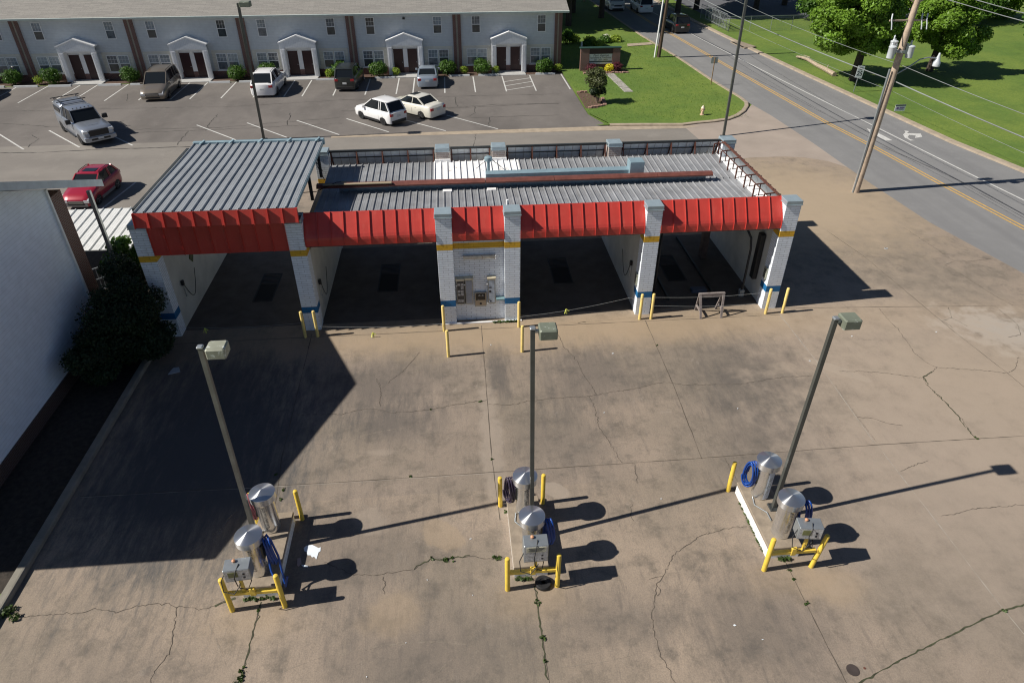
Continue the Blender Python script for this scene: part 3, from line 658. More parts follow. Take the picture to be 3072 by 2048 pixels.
main = ribbed(-5.75, 12.62, 24.5, 28.35, 4.28, 4.16, .29, .046, ROOFM, 'roof', CW)
ribbed(-5.75, -.95, 28.35, 31.2, 4.16, 4.30, .29, .046, ROOFM, 'roof', CW)
ribbed(-.95, 3.0, 28.35, 31.2, 4.16, 4.30, .29, .055, WHITECOAT, 'roof', CW)
ribbed(3.0, 12.62, 28.35, 31.2, 4.16, 4.30, .29, .046, ROOFM, 'roof', CW)
# gutter run along the valley, duct, boxes, vent
b = MB(); b.box(-5.0,11.2,28.34,28.36,4.16,4.42); b.box(-5.0,11.2,28.05,28.32,4.42,4.46); b.build('valley_flashing', DUCTM, CW)
b = MB()
for x0,x1 in ((-5.9,-2.8),(-2.8,1.3),(1.3,4.3),(4.3,8.9),(8.9,11.4)):
    b.prism([(28.0,4.44),(28.42,4.44),(28.42,4.50),(28.30,4.58),(28.1,4.58),(28.0,4.50)], 'x', x0+.01, x1-.01)
b.build('gutter', GUTTER, CW)
b = MB(); b.bbox(-5.6,-2.7,27.93,28.09,4.60,4.64,.01); b.build('board', mat('old board', (.30,.25,.17), .8), CW)
b = MB(); b.bbox(1.35,7.75,28.62,29.05,4.3,4.62,.01); dk = b.build('duct', DUCTM, CW)
b = MB(); b.bbox(7.72,8.36,28.42,29.02,4.25,5.02,.012); b.build('duct_box', DUCTM, dk)
b = MB(); b.lathe([(.075,0),(.075,.62),(.08,.64),(.17,.66),(.185,.72),(.17,.82),(.10,.86),(0,.87)], 16, (1.52,29.5,4.25)); v = b.build('vent_pipe', DUCTM, CW, 40)
b = MB(); b.bar((1.62,29.5,5.0),(2.15,30.3,4.3),.025); b.bar((1.42,29.45,4.95),(1.0,30.2,4.3),.02); b.build('brace', DKTRIM, v)
for x in (-.35,1.56): b = MB(); b.bbox(x-.2,x+.2,27.8,28.03,4.18,4.235,.01); b.build('roof_patch', WHITECOAT, CW)
b = MB(); b.cyl((1.98,24.75,4.3),.05,.75,12); b.build('stub_vent', WHITEP, CW)
# rear parapet (outward leaning panels, seen from behind) with rails and brackets
def parapet(xa, xb):
    b = MB(); b.prism([(31.90,3.9),(31.93,3.9),(31.50,4.86),(31.47,4.86)], 'x', xa, xb)
    p = b.build('parapet', PARAW, CW)
    b = MB(); b.box(xa,xb,31.42,31.54,4.86,4.90); b.bar((xa,31.62,4.50),(xb,31.62,4.50),.05); b.bar((xa,31.46,4.83),(xb,31.46,4.83),.05)
    b.build('rail', DKSTEEL, p)
    n_ = max(1, round((xb-xa)/1.15)); b = MB()
    for k in range(n_+1):
        x = xa+.06+(xb-xa-.12)*k/n_
        b.bar((x,31.44,4.82),(x,31.24,4.25),.05); b.bar((x,31.44,4.82),(x,31.80,4.05),.05)
        if k < n_: 
            for j in range(1,3): xx = x+(xb-xa-.12)/n_*j/3; b.bar((xx,31.845,3.95),(xx,31.475,4.8),.008,.006)
    b.build('bracket', RUST, p)
parapet(-5.75,-.9); parapet(-.16,1.74); parapet(2.48,7.28); parapet(8.03,12.85)
# right side parapet: open brackets with red-brown frame, panel leaning out beyond
b = MB(); b.prism([(13.42,3.75),(13.45,3.75),(12.92,4.86),(12.89,4.86)][::-1], 'y', 24.6, 31.4); sp = b.build('side_parapet', mat('dull grey panel back', (.22,.25,.27), .5, .2, var=.2), CW)
b = MB()
for k in range(7):
    y = 25.0+k*1.02
    b.bar((12.45,y,4.25),(12.45,y,4.80),.05); b.bar((12.45,y,4.80),(12.92,y,4.84),.045); b.bar((12.70,y,4.3),(12.70,y,4.82),.035); b.bar((12.45,y,4.3),(12.90,y,4.33),.02)
b.bar((12.92,24.6,4.86),(12.92,31.4,4.86),.11,.05); b.bar((12.86,24.6,4.5),(12.86,31.4,4.5),.03)
b.build('bracket', RUST, sp)
b = MB()
for k in range(14): y = 24.8+k*.5; b.bar((12.97,y,4.86),(13.02,y,4.80),.06,.02); b.bar((12.9,y,4.9),(13.05,y,4.84),.03)
b.build('seam_end', DKSTEEL, sp)
b = MB(); b.box(12.60,12.64,24.5,31.2,4.16,4.34); b.box(12.64,13.3,24.5,31.2,4.10,4.14); b.build('edge_flashing', WHITEP, CW)

# awnings
def awning(x0, x1, nrib):
    P = [(24.47,4.93),(24.2,4.56),(23.97,4.22),(23.915,4.11),(23.90,4.02),(23.90,3.80)]
    Q = [(y+.02,z-.03) for y,z in reversed(P)]
    b = MB(); b.prism([(p[0],p[1]) for p in P+Q], 'x', x0+.003, x1-.003); a_ = b.build('awning', REDM, CW)
    b = MB()
    for k in range(nrib+1):
        x = x0+.02+(x1-x0-.04)*k/nrib
        O = [(y-.045 if z < 4.2 else y-.04, z+(.03 if z > 4.15 else 0)) for y,z in P]
        b.prism(O+[(p[0],p[1]) for p in reversed(P)], 'x', x-.008, x+.008)
    b.build('awning_rib', REDM, a_)
    b = MB(); b.box(x0+.01,x1-.01,23.93,24.2,3.74,3.80); b.build('soffit_rail', DKSTEEL, a_); return a_
awning(-5.80,-.84,10); awning(-.22,1.80,4); awning(2.42,7.35,10); awning(7.97,12.90,10)
# bay one: raised canopy
cv = ribbed(-11.42, -5.83, 23.42, 30.7, 5.60, 5.62, .33, .056, CANOPYM, 'canopy_roof', CW, curve=.012)
b = MB(); b.bbox(-11.45,-5.75,30.68,30.86,5.45,5.72,.02); b.box(-5.86,-5.80,23.45,30.7,5.46,5.60); b.box(-11.46,-11.43,23.45,30.7,5.46,5.60)
for k in range(5): b.bar((-11.1+k*1.25,30.55,5.68),(-10.95+k*1.25,30.78,5.76),.09,.03)
b.build('canopy_gutter', DUCTM, cv)
b = MB(); b.prism([(23.42,5.59),(23.45,5.59),(23.36,5.05),(23.33,5.05)], 'x', -11.47, -5.72); uf = b.build('upper_awning', REDM, CW)
b = MB()
for k in range(12): x = -11.46+k*.5205; b.prism([(23.42,5.59),(23.33,5.05),(23.24,5.05),(23.33,5.60)][::-1], 'x', x, x+.014)
b.build('awning_rib', REDM, uf)
b = MB(); b.box(-11.42,-5.76,23.37,23.95,5.03,5.06); b.build('soffit', DKSTEEL, uf)
b = MB(); P = [(23.86,5.04),(23.84,3.67)]
b.prism([(23.88,5.04),(23.91,5.04),(23.90,3.67),(23.87,3.67)], 'x', -11.37, -6.43)
la = b.build('lower_awning', REDM, CW)
b = MB()
for k in range(10):
    x = -11.36+k*.5475; j = .02*math.sin(k*2.3)
    b.prism([(23.89,5.02),(23.88,3.68),(23.82,3.68+j),(23.83,5.03)][::-1], 'x', x, x+.014)
b.build('awning_rib', REDM, la)
for x, y in ((-11.7,24.2),(-6.1,24.2),(-11.7,31.5),(-6.1,30.55),(-6.1,27.9)): b = MB(); b.box(x-.06,x+.06,y-.06,y+.06,4.0,5.36); b.build('canopy_post', DKSTEEL, CW)
for x in (-6.1,-11.7): b = MB(); b.bar((x,24.1,5.42),(x,30.65,5.42),.1,.12); b.build('canopy_beam', DKSTEEL, CW)
b = MB()
for pts in ([(-6.2,30.3,5.3),(-6.0,29.5,4.9),(-5.6,28.6,4.6)],[(-6.6,28.0,4.3),(-5.9,27.95,4.35),(-5.0,28.0,4.72),(-4.3,28.1,4.7)],[(-6.3,30.6,5.3),(-6.25,30.65,4.7),(-6.0,30.5,4.3)]): b.tube(pts,.018,6)
b.build('cable', DKTRIM, CW)

# things on the panel wall
t = thing('strip_light', 'rusty white fluorescent strip light above the payment panel', 'light fixture', (0,24.12,0))
b = MB(); b.bbox(.14,1.46,-.14,-.02,2.92,3.06,.015); hs = b.build('housing', mat('rusty white metal', (.60,.55,.46), .6, .1, var=.25, vs=5), t)
m = hs.data.materials[0]; setcol(m, mixcol(m, rng_(m, noise(m, 5, 8, .75), .56, .66), basecol(m), (.28,.12,.05)))
b = MB()
for x in (.13,1.45):
    for z in (2.93,3.04): b.cyl((x,-.14,z-.02),.035,.05,8)
b.build('clamp', WHITEP, t)
def vending(x0, x1, z0, z1, d, name, label, face, extras=None, hood=True, cat='vending machine'):
    t = thing(name, label, cat, (x0,24.118,z0))
    W, H = x1-x0, z1-z0
    b = MB(); b.bbox(0,W,-d,0,0,H,.012); b.build('case', mat(name+' case', (.34,.33,.29), .5, .3, var=.2), t)
    b = MB(); b.box(.035,W-.035,-d-.006,-d-.001,.05,H-.06); f = b.build('face', face, t)
    if hood: b = MB(); b.prism([(-d-.06,H+.0),(0.0,H+.03),(0.0,H+.11),(-d-.06,H+.08)], 'x', -.02, W+.02); b.build('hood', mat(name+' hood', (.62,.55,.40), .6, 0, var=.2, vs=6), t)
    if extras: extras(t, W, H, -d-.008)
    return t
def ex1(t, W, H, y):
    b = MB()
    for i in range(2):
        for j in range(6):
            if rng.random() < .8: b.box(.05+i*.13, .05+i*.13+.11, y-.004, y, .12+j*.155, .12+j*.155+rng.uniform(.09,.14))
    b.build('product_card', mat('faded cards', (.42,.40,.38), .6, var=.5, vs=9), t)
    b = MB(); b.box(W-.012,W+.012,y-.03,y+.02,.02,H); b.build('lock_bar', DKTRIM, t)
    b = MB()
    for x, z in ((.0,.02),(.0,H*.8),(W,.02),(W,H*.82)): b.lathe([(0,-.025),(.03,-.01),(.03,.01),(0,.025)], 8, (x, y-.02, z), 'y')
    b.build('padlock', WHITEP, t)
vending(-.17,.16,.83,1.98,.11,'vending_machine','tan vending machine with faded product cards behind glass on the payment wall', mat('dark vending glass', (.05,.05,.055), .2, 0, var=.3), ex1)
vending(.18,.50,.83,2.0,.11,'vending_machine','tan vending machine with blank bluish front beside the dollar panel', mat('blank vending front', (.27,.30,.36), .3, .2, var=.25, vs=3), None)
def ex2(t, W, H, y):
    b = MB(); b.box(.05,W-.05,y-.004,y,.30,H-.05); b.build('screen', mat('black screen', (.012,.012,.012), .2), t)
    b = MB()
    for k,(a,h_) in enumerate(((.14,.05),(.19,.07),(.25,.05),(.31,.07),(.36,.04))): b.box(a,a+.022,y-.008,y-.0045,H-.17,H-.17+h_)
    b.box(.12,.20,y-.008,y-.0045,H-.34,H-.33); b.build('screen_print', mat('screen lettering', (.40,.40,.38), .6, var=0), t)
    b = MB(); b.lathe([(0,-.01),(.04,-.01),(.05,0)], 12, (W/2,y-.005,.13), 'y'); b.build('coin_slot', BLACKP, t)
vending(.56,1.05,.70,1.36,.09,'payment_terminal','tan payment terminal with black screen and coin slot low on white wall', mat('tan terminal face', (.42,.34,.24), .5, .2, var=.12), ex2, hood=False, cat='payment terminal')
def ex3(t, W, H, y):
    b = MB(); b.lathe([(0,-.004),(.05,-.004),(.055,0)], 14, (W*.3,y,H*.5), 'y'); b.lathe([(0,-.004),(.025,-.004),(.025,0)], 10, (W*.2,y,H*.17), 'y'); b.lathe([(0,-.004),(.035,-.004),(.04,0)], 12, (W*.35,y,H*.1), 'y')
    b.box(W*.12,W*.5,y-.003,y,H*.64,H*.68); b.build('button', BLACKP, t)
    b = MB(); [b.lathe([(0,-.02),(.03,-.01),(.03,.01),(0,.02)], 8, (-.02,y,z), 'y') for z in (.03,H*.8)]; b.build('padlock', WHITEP, t)
vending(1.11,1.42,.82,1.98,.11,'vacuum_vendor','pale blue narrow dispenser with small round buttons right of the terminal', mat('pale blue front', (.42,.48,.56), .4, .1, var=.2, vs=8), ex3)
b = MB(); b.prism([(-.20,1.0),(0,1.0),(0,1.10),(-.05,1.12),(-.20,1.06)], 'x', 1.45, 1.79); sh = b.build('wall_tray', mat('teal grey tray', (.16,.26,.28), .5), None, loc=(0,24.118,0)); tag(sh, 'small teal grey metal tray fixed low on the payment wall', 'tray')

# in-bay equipment
def wand(x, y, z, s, label):
    t = thing('wash_hose', label, 'hose', (x,y,z))
    b = MB(); b.tube([(0,0,-.45),(0,s*.0-.02,0),(0,.02,.2)], .022, 6); b.build('wand_holder', GALV, t)
    b = MB(); pts = [(s*.06, .1*math.sin(k*.5), .2-.95*math.sin(k/12*math.pi)*.7-.04*k) for k in range(13)]
    b.tube([(s*.05,-.05+.12*k,.15-1.0*math.sin(k/12*math.pi)*.9) for k in range(13)], .014, 6); b.build('hose', DKTRIM, t)
    b = MB(); b.bbox(-.05,.05,-.08,.08,.1,.3,.02); b.build('hook', DKTRIM, t); return t
wand(-11.33,25.3,1.5,1,'black foam brush hose on the white wall of the leftmost bay')
wand(-5.74,24.9,1.5,1,'black wash hose hanging on left wall of the second bay')
wand(7.31,25.2,1.6,-1,'black wash hose on right wall of the third bay')
b = MB(); b.prism([(27.0,2.35),(27.28,2.05),(27.0,1.75),(26.72,2.05)], 'x', -11.398, -11.38); o = b.build('diamond_sign', mat('dark green sign', (.05,.08,.02), .5, 0, var=.6, vs=6), None); tag(o, 'small dark green diamond shaped sign on the leftmost bay wall', 'sign')
for (x, lab) in ((7.352,'third'),(12.902,'fourth')):
    b = MB(); b.box(x-.07,x-.002,24.05,24.33,1.35,1.85); t = b.build('switch_box', mat('worn switch box', (.36,.37,.30), .5, .2, var=.3, vs=9), None); tag(t, f'small worn control box on the side of the column right of the {lab} bay', 'control box')
    b = MB(); [b.box(x-.076,x-.0705,24.1+.0*k,24.28,1.42+.1*k,1.47+.1*k) for k in range(4)]; b.build('button', BLACKP, t)
t = thing('wash_arch', 'black curved hose arch of the automatic wash in the right bay', 'wash arch', (12.4,25.0,0))
b = MB(); b.tube([(0,0,.1),(0,0,1.3),(0,.02,2.3),(-.05,.1,2.8),(-.25,.3,3.2),(-.7,.8,3.6),(-1.3,1.6,3.8)], .05, 8); b.build('hoop', DKTRIM, t, 60); b = MB(); b.tube([(-3.9,.2,.1),(-3.9,.2,1.4),(-3.88,.25,2.3),(-3.8,.5,3.0),(-3.5,1.2,3.6)], .05, 8); b.build('hoop', DKTRIM, t, 60)
b = MB(); b.bbox(-.12,.1,-.1,.1,.02,.35,.02); b.build('foot', GALV, t)
b = MB(); b.bbox(12.70,12.90,24.9,25.25,.9,3.0,.02); o = b.build('dryer_panel', DKTRIM, None); tag(o, 'tall black panel box on white wall of the right bay', 'panel box')
t = thing('guide_rail', 'dark steel tyre guide rails on the floor of the right bay', 'guide rail', (0,0,0))
b = MB(); b.bar((9.1,24.9,.08),(9.1,30.9,.08),.08,.12); b.bar((11.2,24.9,.08),(11.2,30.9,.08),.08,.12); b.build('rail', DKSTEEL, t)
b = MB(); b.bbox(10.3,11.0,25.4,25.75,.02,.16,.02); o = b.build('tyre_treadle', mat('blue grey treadle', (.07,.09,.13), .5, .3), None); tag(o, 'low blue grey treadle plate on floor of the right bay', 'treadle')
b = MB(); b.box(11.7,12.0,28.6,28.9,0,3.9); o = b.build('gantry_post', mat('brown steel post', (.12,.09,.08), .6, .2, var=.3), None); tag(o, 'brown steel gantry post deep in the right bay', 'post')
b = MB(); b.lathe([(.05,0),(.16,.06),(.13,.35),(.05,.4)], 12, (9.9,30.0,.4)); b.cyl((9.9,30.0,.02),.04,.4,8); o = b.build('spray_head', mat('pale green plastic', (.30,.40,.36), .5), None); tag(o, 'pale sprayer head on a stand deep in the right bay', 'sprayer')

# sawhorse
t = thing('sawhorse', 'weathered grey wooden sawhorse standing in front of the right bay', 'sawhorse', (10.48,23.68,0))
b = MB(); b.bar((-.56,0,1.0),(.56,0,1.0),.10,.09); b.build('top_beam', WOODG, t)
for sx in (-1,1):
    for sy in (-1,1): b = MB(); b.bar((sx*.50,sy*.04,1.0),(sx*.44,sy*.36,0),.09,.045); b.build('leg', WOODG, t)
    b = MB(); b.bar((sx*.48,-.26,.32),(sx*.48,.26,.32),.04,.09); b.build('brace', WOODG, t)
b = MB(); b.bar((-.48,.10,.82),(.48,.10,.82),.03,.1); b.build('rail', WOODG, t)

# bollards at the car wash
def bollard(x, y, h, mt, label, group, lean=(0,0), r=.062):
    b = MB(); b.lathe([(r*1.03,-.05),(r,.0),(r,h-.02),(r*.85,h+.005),(r*.4,h+.02),(0,h+.022)], 18)
    o = b.build('bollard', mt, None, 40, loc=(x,y,0)); o.rotation_euler = (lean[0],lean[1],0)
    return tag(o, label, 'bollard', group)
GB = 'pale yellow bollards in front of the car wash'
for x,y,lab,ln in ((-6.36,23.38,'pale yellow bollard left of the two at the column between first and second bay',0),(-5.87,23.39,'pale yellow bollard right of the two at the column between first and second bay',0),
    (-.75,23.34,'pale yellow bollard against the left column of the payment wall',0),(-.60,21.54,'pale yellow bollard standing alone forward of the payment wall on its left',0),
    (2.33,23.37,'pale yellow bollard against the right column of the payment wall',0),(2.29,21.61,'pale yellow bollard forward of the payment wall, half behind the central lamp head',0),
    (7.46,23.52,'pale yellow bollard left of the two at the column before the sawhorse bay',0),(7.94,23.51,'pale yellow bollard right of the two at the column before the sawhorse bay',0),
    (12.92,23.48,'pale yellow bollard in front of the rightmost column',0),(13.66,23.48,'pale yellow bollard right of the rightmost column, at the edge of its shadow',0)):
    bollard(x,y,1.22,YELF,lab,GB)
def rope(pts, label, r=.009):
    P = []
    for a, c_ in zip(pts, pts[1:]):
        for k in range(9): t = k/8; P.append(tuple(a[i]+(c_[i]-a[i])*t - (.10*math.sin(t*math.pi) if i==2 else 0) for i in range(3)))
    b = MB(); b.tube(P, r*.4, 5); return tag(b.build('barrier_rope', ROPE, None), label, 'rope', 'ropes closing the bays')
rope([(-11.2,23.6,.62),(-6.36,23.30,.75)], 'thin pale rope across the leftmost bay')
rope([(-5.87,23.32,.55),(-.75,23.27,.42)], 'thin pale rope lying low across the second bay')
rope([(2.33,23.30,.55),(7.0,23.6,1.05),(7.46,23.45,1.08)], 'thin pale rope with a yellow tape across the third bay')
rope([(7.94,23.44,1.10),(12.92,23.41,1.12)], 'upper thin pale rope behind the sawhorse')
rope([(7.94,23.44,.70),(12.92,23.41,.60)], 'lower thin pale rope behind the sawhorse')
for (x,y,z,lab) in ((-10.25,23.55,.45,'leftmost bay'),(-3.62,23.15,.12,'second bay'),(4.3,23.45,.62,'third bay')):
    b = MB(); b.bar((x,y,z+.12),(x+.02,y-.02,z-.12),.05,.01); b.bar((x+.03,y,z+.08),(x+.12,y-.03,z+.02),.04,.01); b.bar((x-.02,y,z+.1),(x-.07,y-.05,z-.08),.03,.01)
    tag(b.build('marker_tape', TAPE, None), f'yellow green tape strip tied to the rope of the {lab}', 'tape', 'tape strips on the ropes')

# ================================================================ VACUUM ISLANDS
IY0, IY1, IH = 11.30, 13.72, .46
GI = 'yellow bollards round the vacuum islands'
wordL = {'L':'left','C':'central','R':'right'}
def coil(parent, c, side, mt, n=5, r=.155, h=.50, name='hose'):
    b = MB(); pts = []
    for k in range(n*20+1):
        a = 2*math.pi*k/20; q = 1+.16*math.sin(k*.31); zo = -.10*((k//20)%2)
        pts.append((c[0]+side*(.02+.035*k/20)+.02*math.sin(a*2)-.55*r*q*math.cos(a), c[1]+r*q*math.cos(a)*.9-.06*side, c[2]+zo+h*q*.85*math.sin(a)))
    b.tube(pts, .026, 8); return b.build(name, mt, parent, 60)
def canister(x, y, label, hose, side, sticker=False):
    t = thing('vacuum_canister', label, 'car vacuum', (x,y,IH), 0, 'stainless vacuum canisters on the islands')
    b = MB(); b.lathe([(.245,0),(.255,.02),(.25,.04),(.25,1.22),(.25,1.24)], 40); b.build('body', STEELB, t, 35)
    b = MB(); b.lathe([(.31,1.19),(.345,1.195),(.345,1.39),(.341,1.395),(.17,1.455),(.0,1.51)], 48); b.build('lid', STEEL, t, 28)
    b = MB(); b.bbox(side*.25-.03,side*.25+.03,-.10,.10,.55,1.02,.01); b.build('hose_bracket', DKSTEEL, t)
    coil(t, (side*.32,0,.78), side, hose)
    b2 = MB(); vs = []
    for k in range(4): a = R(-100+7*k); vs += [(.2515*math.cos(a), .2515*math.sin(a), .25),(.2515*math.cos(a), .2515*math.sin(a), 1.05)]
    b2.add(vs, [(2*k,2*k+2,2*k+3,2*k+1) for k in range(3)]); b2.build('decal', DECALM, t)
    if sticker:
        b = MB(); vs = []; K = 6
        for k in range(K+1):
            a = R(-95+50*k/K); vs += [(.254*math.cos(a), .254*math.sin(a), .03),(.254*math.cos(a), .254*math.sin(a), 1.18)]
        b.add(vs, [(2*k,2*k+2,2*k+3,2*k+1) for k in range(K)]); st = b.build('sticker', mat('white peeling sticker', (.62,.66,.72), .6, 0, var=.25, vs=9), t)
        text_mesh('VACUUM', .15, BOXM, 'lettering', t, Matrix.Rotation(R(20),4,'Z') @ Matrix.Translation((0,-.262,.6)) @ Matrix.Rotation(R(90),4,'X') @ Matrix.Rotation(R(90),4,'Z'))
    return t
def meter_box(x, y, rz, lab, kind):
    t = thing('meter_box', lab, 'meter box', (x,y,0), rz, 'meter boxes on the front guard rails')
    b = MB(); b.bar((0,.02,.70),(0,.02,1.3),.07,.07); b.build('stand', YEL, t)
    z0 = 1.22 if kind != 'C' else 1.12; h = .42 if kind != 'C' else .62
    b = MB(); b.bbox(-.31,.31,-.06,.30,z0,z0+h,.012); bx = b.build('case', BOXM, t)
    b = MB(); b.box(-.29,.29,-.066,-.061,z0+.03,z0+h-.03); b.build('face', BOXFACE, bx)
    b = MB()
    if kind == 'C':
        b.box(-.25,.25,-.073,-.067,z0+h-.24,z0+h-.05); b.build('label_plate', mat('cream plate', (.55,.53,.40), .5, 0, var=.3, vs=12), bx)
        b = MB(); [b.box(-.2+.02*(k%2),.2-.03*k,-.077,-.0735,z0+h-.10-.045*k,z0+h-.08-.045*k) for k in range(3)]; b.build('print', DKSTEEL, bx)
    else:
        b.box(-.21,.02,-.073,-.067,z0+.16,z0+.34); b.build('window', mat('olive display', (.16,.17,.07), .3, 0, var=.3), bx)
    b = MB()
    for z in (z0+.10,z0+.22): b.box(.13,.18,-.078,-.067,z,z+.05)
    b.build('coin_slot', BLACKP, bx)
    b = MB(); b.tube([(.05,.1,z0+h+.02),(-.0,-.10,z0+h-.02),(-.06,-.14,z0+.2),(-.02,-.18,z0-.05),(.05,-.16,z0+.02)], .014, 6)
    b.tube([(-.30,.05,z0+.25),(-.42,-.05,z0+.05),(-.40,-.16,z0-.22),(-.15,-.22,z0-.28),(.03,-.16,z0-.05)], .013, 6)
    b.tube([(.1,.25,z0-.02),(.22,.1,z0-.25),(.15,-.1,z0-.32),(-.05,-.1,z0-.2)], .013, 6)
    b.build('cable', BLKRUB, t, 60)
    b = MB(); b.lathe([(.035,0),(.045,.02),(.045,.05),(.02,.07),(0,.075)], 12, (-.08,.2,z0+h)); b.build('beacon', mat('faded orange beacon', (.62,.30,.16), .5, var=.2), t, 40)
    return t
for key, cx in (('L',-5.57),('C',1.5),('R',8.47)):
    wl = wordL[key]
    t = thing('vacuum_island', f'white brick vacuum island with concrete top under the {wl} row of vacuums', 'island', (cx,0,0))
    b = MB(); b.box(-.45,.45,IY0,IY1,-.02,IH-.09); b.build('brick_base', ISLBRICK, t)
    b = MB(); b.bbox(-.47,.47,IY0-.02,IY1+.02,IH-.09,IH,.015); b.build('top_slab', CAPCONC, t)
    canister(cx-.03 if key=='L' else cx+.02, 13.22, f'stainless vacuum canister at the back of the {wl} island' + (' with white sticker' if key=='R' else ''), {'L':HOSER,'C':HOSEP,'R':HOSEB}[key], -1, key=='R')
    canister(cx-.07 if key=='L' else cx+.05, 11.80, f'stainless vacuum canister at the front of the {wl} island' + {'L':' with loose blue hose','C':' behind the tall meter box','R':''}[key], HOSEB, 1)
    # guard rail in front: two bollards and a welded rail = one thing
    g = thing('guard_rail', f'yellow pipe guard rail with meter stand in front of the {wl} island', 'guard rail', (cx,10.95,0), 0, 'yellow guard rails in front of the islands')
    for dx, ln in ((-.66,0),(.66,R(6) if key=='R' else 0)):
        b = MB(); b.lathe([(.068,-.05),(.066,0),(.066,1.26),(.055,1.285),(.02,1.30),(0,1.30)], 18); p = b.build('post', YEL, g, 40, loc=(dx,0,0)); p.rotation_euler = (0,ln,0)
    b = MB(); b.bar((-.62,0,.68),(.62,0,.68),.05,.09); b.bar((-.62,.045,.72),(.62,.045,.72),.06,.012); b.bbox(-.07,.07,-.04,.04,.6,.86,.01); b.build('rail', YEL, g)
    meter_box({'L':cx-.22,'C':cx+.07,'R':cx+.28}[key], 10.98, {'L':R(4),'C':R(0),'R':R(-8)}[key], {'L':'grey meter box with olive window in front of the left island','C':'tall grey meter box with cream label in front of the central island','R':'tilted grey meter box with hanging cables in front of the right island'}[key], key)
    for dx, side in ((-.64,'left'),(.63,'right')):
        bollard(cx+dx, 13.82, 1.2, YEL, f'yellow bollard at the back {side} corner of the {wl} vacuum island', GI, r=.064)
    # conduit on the slab
    b = MB(); b.tube([(cx-.25,13.1,IH+.03),(cx-.3,12.8,IH+.02),(cx-.05,12.5,IH+.02),(cx-.05,12.2,IH+.03)], .018, 6)
    tag(b.build('conduit', GALV, None, 60), f'thin grey conduit snaking over the {wl} island slab', 'conduit')
# loose blue hose at the left island
b = MB(); b.tube([(-5.30,11.9,1.6),(-5.22,11.85,1.75),(-5.12,11.78,1.6),(-5.02,11.7,1.1),(-4.98,11.55,.6),(-4.93,11.4,.35),(-4.85,11.2,.5),(-4.78,11.3,.75)], .03, 8)
b.tube([(-5.32,11.85,1.55),(-5.28,11.7,1.1),(-5.22,11.5,.75),(-5.1,11.3,.62),(-4.97,11.15,1.0)], .03, 8)
tag(b.build('loose_hose', HOSEB, None, 60), 'blue vacuum hose hanging loose over the right edge of the left island', 'hose')

# lamp posts
def lamp_post(p0, p1, z0, z1, label, pm, lm, hx, hy, hd=(.50,.36,.24), loc_rz=0):
    t = thing('lamp_post', label, 'lamp post', (p0[0],p0[1],z0), 0, 'square lamp posts of the car wash')
    d = (p1[0]-p0[0], p1[1]-p0[1], z1-z0)
    b = MB(); b.bar((0,0,.03),d,.108); b.build('pole', pm, t)
    b = MB(); b.bbox(-.15,.15,-.15,.15,0,.035,.01)
    for sx in (-.11,.11):
        for sy in (-.11,.11): b.cyl((sx,sy,.03),.014,.05,6)
    b.build('base_plate', DKSTEEL, t)
    b = MB(); b.bbox(d[0]-.07,d[0]+.07,d[1]-.07,d[1]+.07,d[2]-.02,d[2]+.03,.015); b.bar((d[0]+.05,d[1],d[2]-.09),(d[0]+.16,d[1],d[2]-.09),.07); b.build('bracket', GALV, t)
    b = MB(); w_, l_, h_ = hd; b.bbox(d[0]+.15,d[0]+.15+w_,d[1]-l_/2,d[1]+l_/2,d[2]-h_+.03,d[2]+.03,.03); hb = b.build('lamp_head', lm, t)
    b = MB(); b.box(d[0]+.19,d[0]+.11+w_,d[1]-l_/2+.04,d[1]+l_/2-.04,d[2]-h_+.02,d[2]-h_+.029); b.build('lens', GLASSC, hb)
    return t
ZT = 6.55
for key, bpx, tpx, lab, pm, lm in (('L',(780,1590),(600,1040),'olive square lamp post on the left vacuum island',POLEO,LAMPP),('C',(1584,1500),(1598,984),'dark square lamp post on the central vacuum island',POLEM,LAMPM),('R',(2319,1518),(2508,954),'dark square lamp post on the right vacuum island',POLEM,LAMPM)):
    t_ = G(*tpx, ZT); b_ = G(*bpx, IH); 
    if key == 'C': b_ = (t_[0]-.02, 12.58)
    if key == 'L': b_ = (b_[0], 12.75)
    if key == 'R': b_ = (b_[0], 12.68)
    lamp_post(b_, t_, IH, ZT, lab, pm, lm, .3, 0, hd=(.44,.42,.26))
def far_lamp(bpx, tpx, h, lab, heads):
    b0 = G(*bpx); t = thing('tall_lamp_post', lab, 'lamp post', (b0[0],b0[1],0), 0, 'tall lamp posts by the service drive')
    t1 = G(*tpx, h); d = (t1[0]-b0[0], t1[1]-b0[1], h)
    b = MB(); b.bar((0,0,0),d,.15); b.build('pole', POLEM, t)
    b = MB(); b.bbox(-.2,.2,-.2,.2,0,.04,.01); b.build('base_plate', DKSTEEL, t)
    b = MB(); b.bbox(d[0]+.1,d[0]+.75,d[1]-.3,d[1]+.3,h-.2,h+.1,.03); b.bbox(d[0]-.1,d[0]+.2,d[1]-.06,d[1]+.06,h-.12,h-.03,.01); b.build('lamp_head', LAMPM, t); return t
far_lamp((792,418),(714,10),8.7,'tall lamp post rising behind the raised canopy',1)
far_lamp((2170,409),(2254,-90),10.2,'tall lamp post rising behind the rightmost rear column',1)

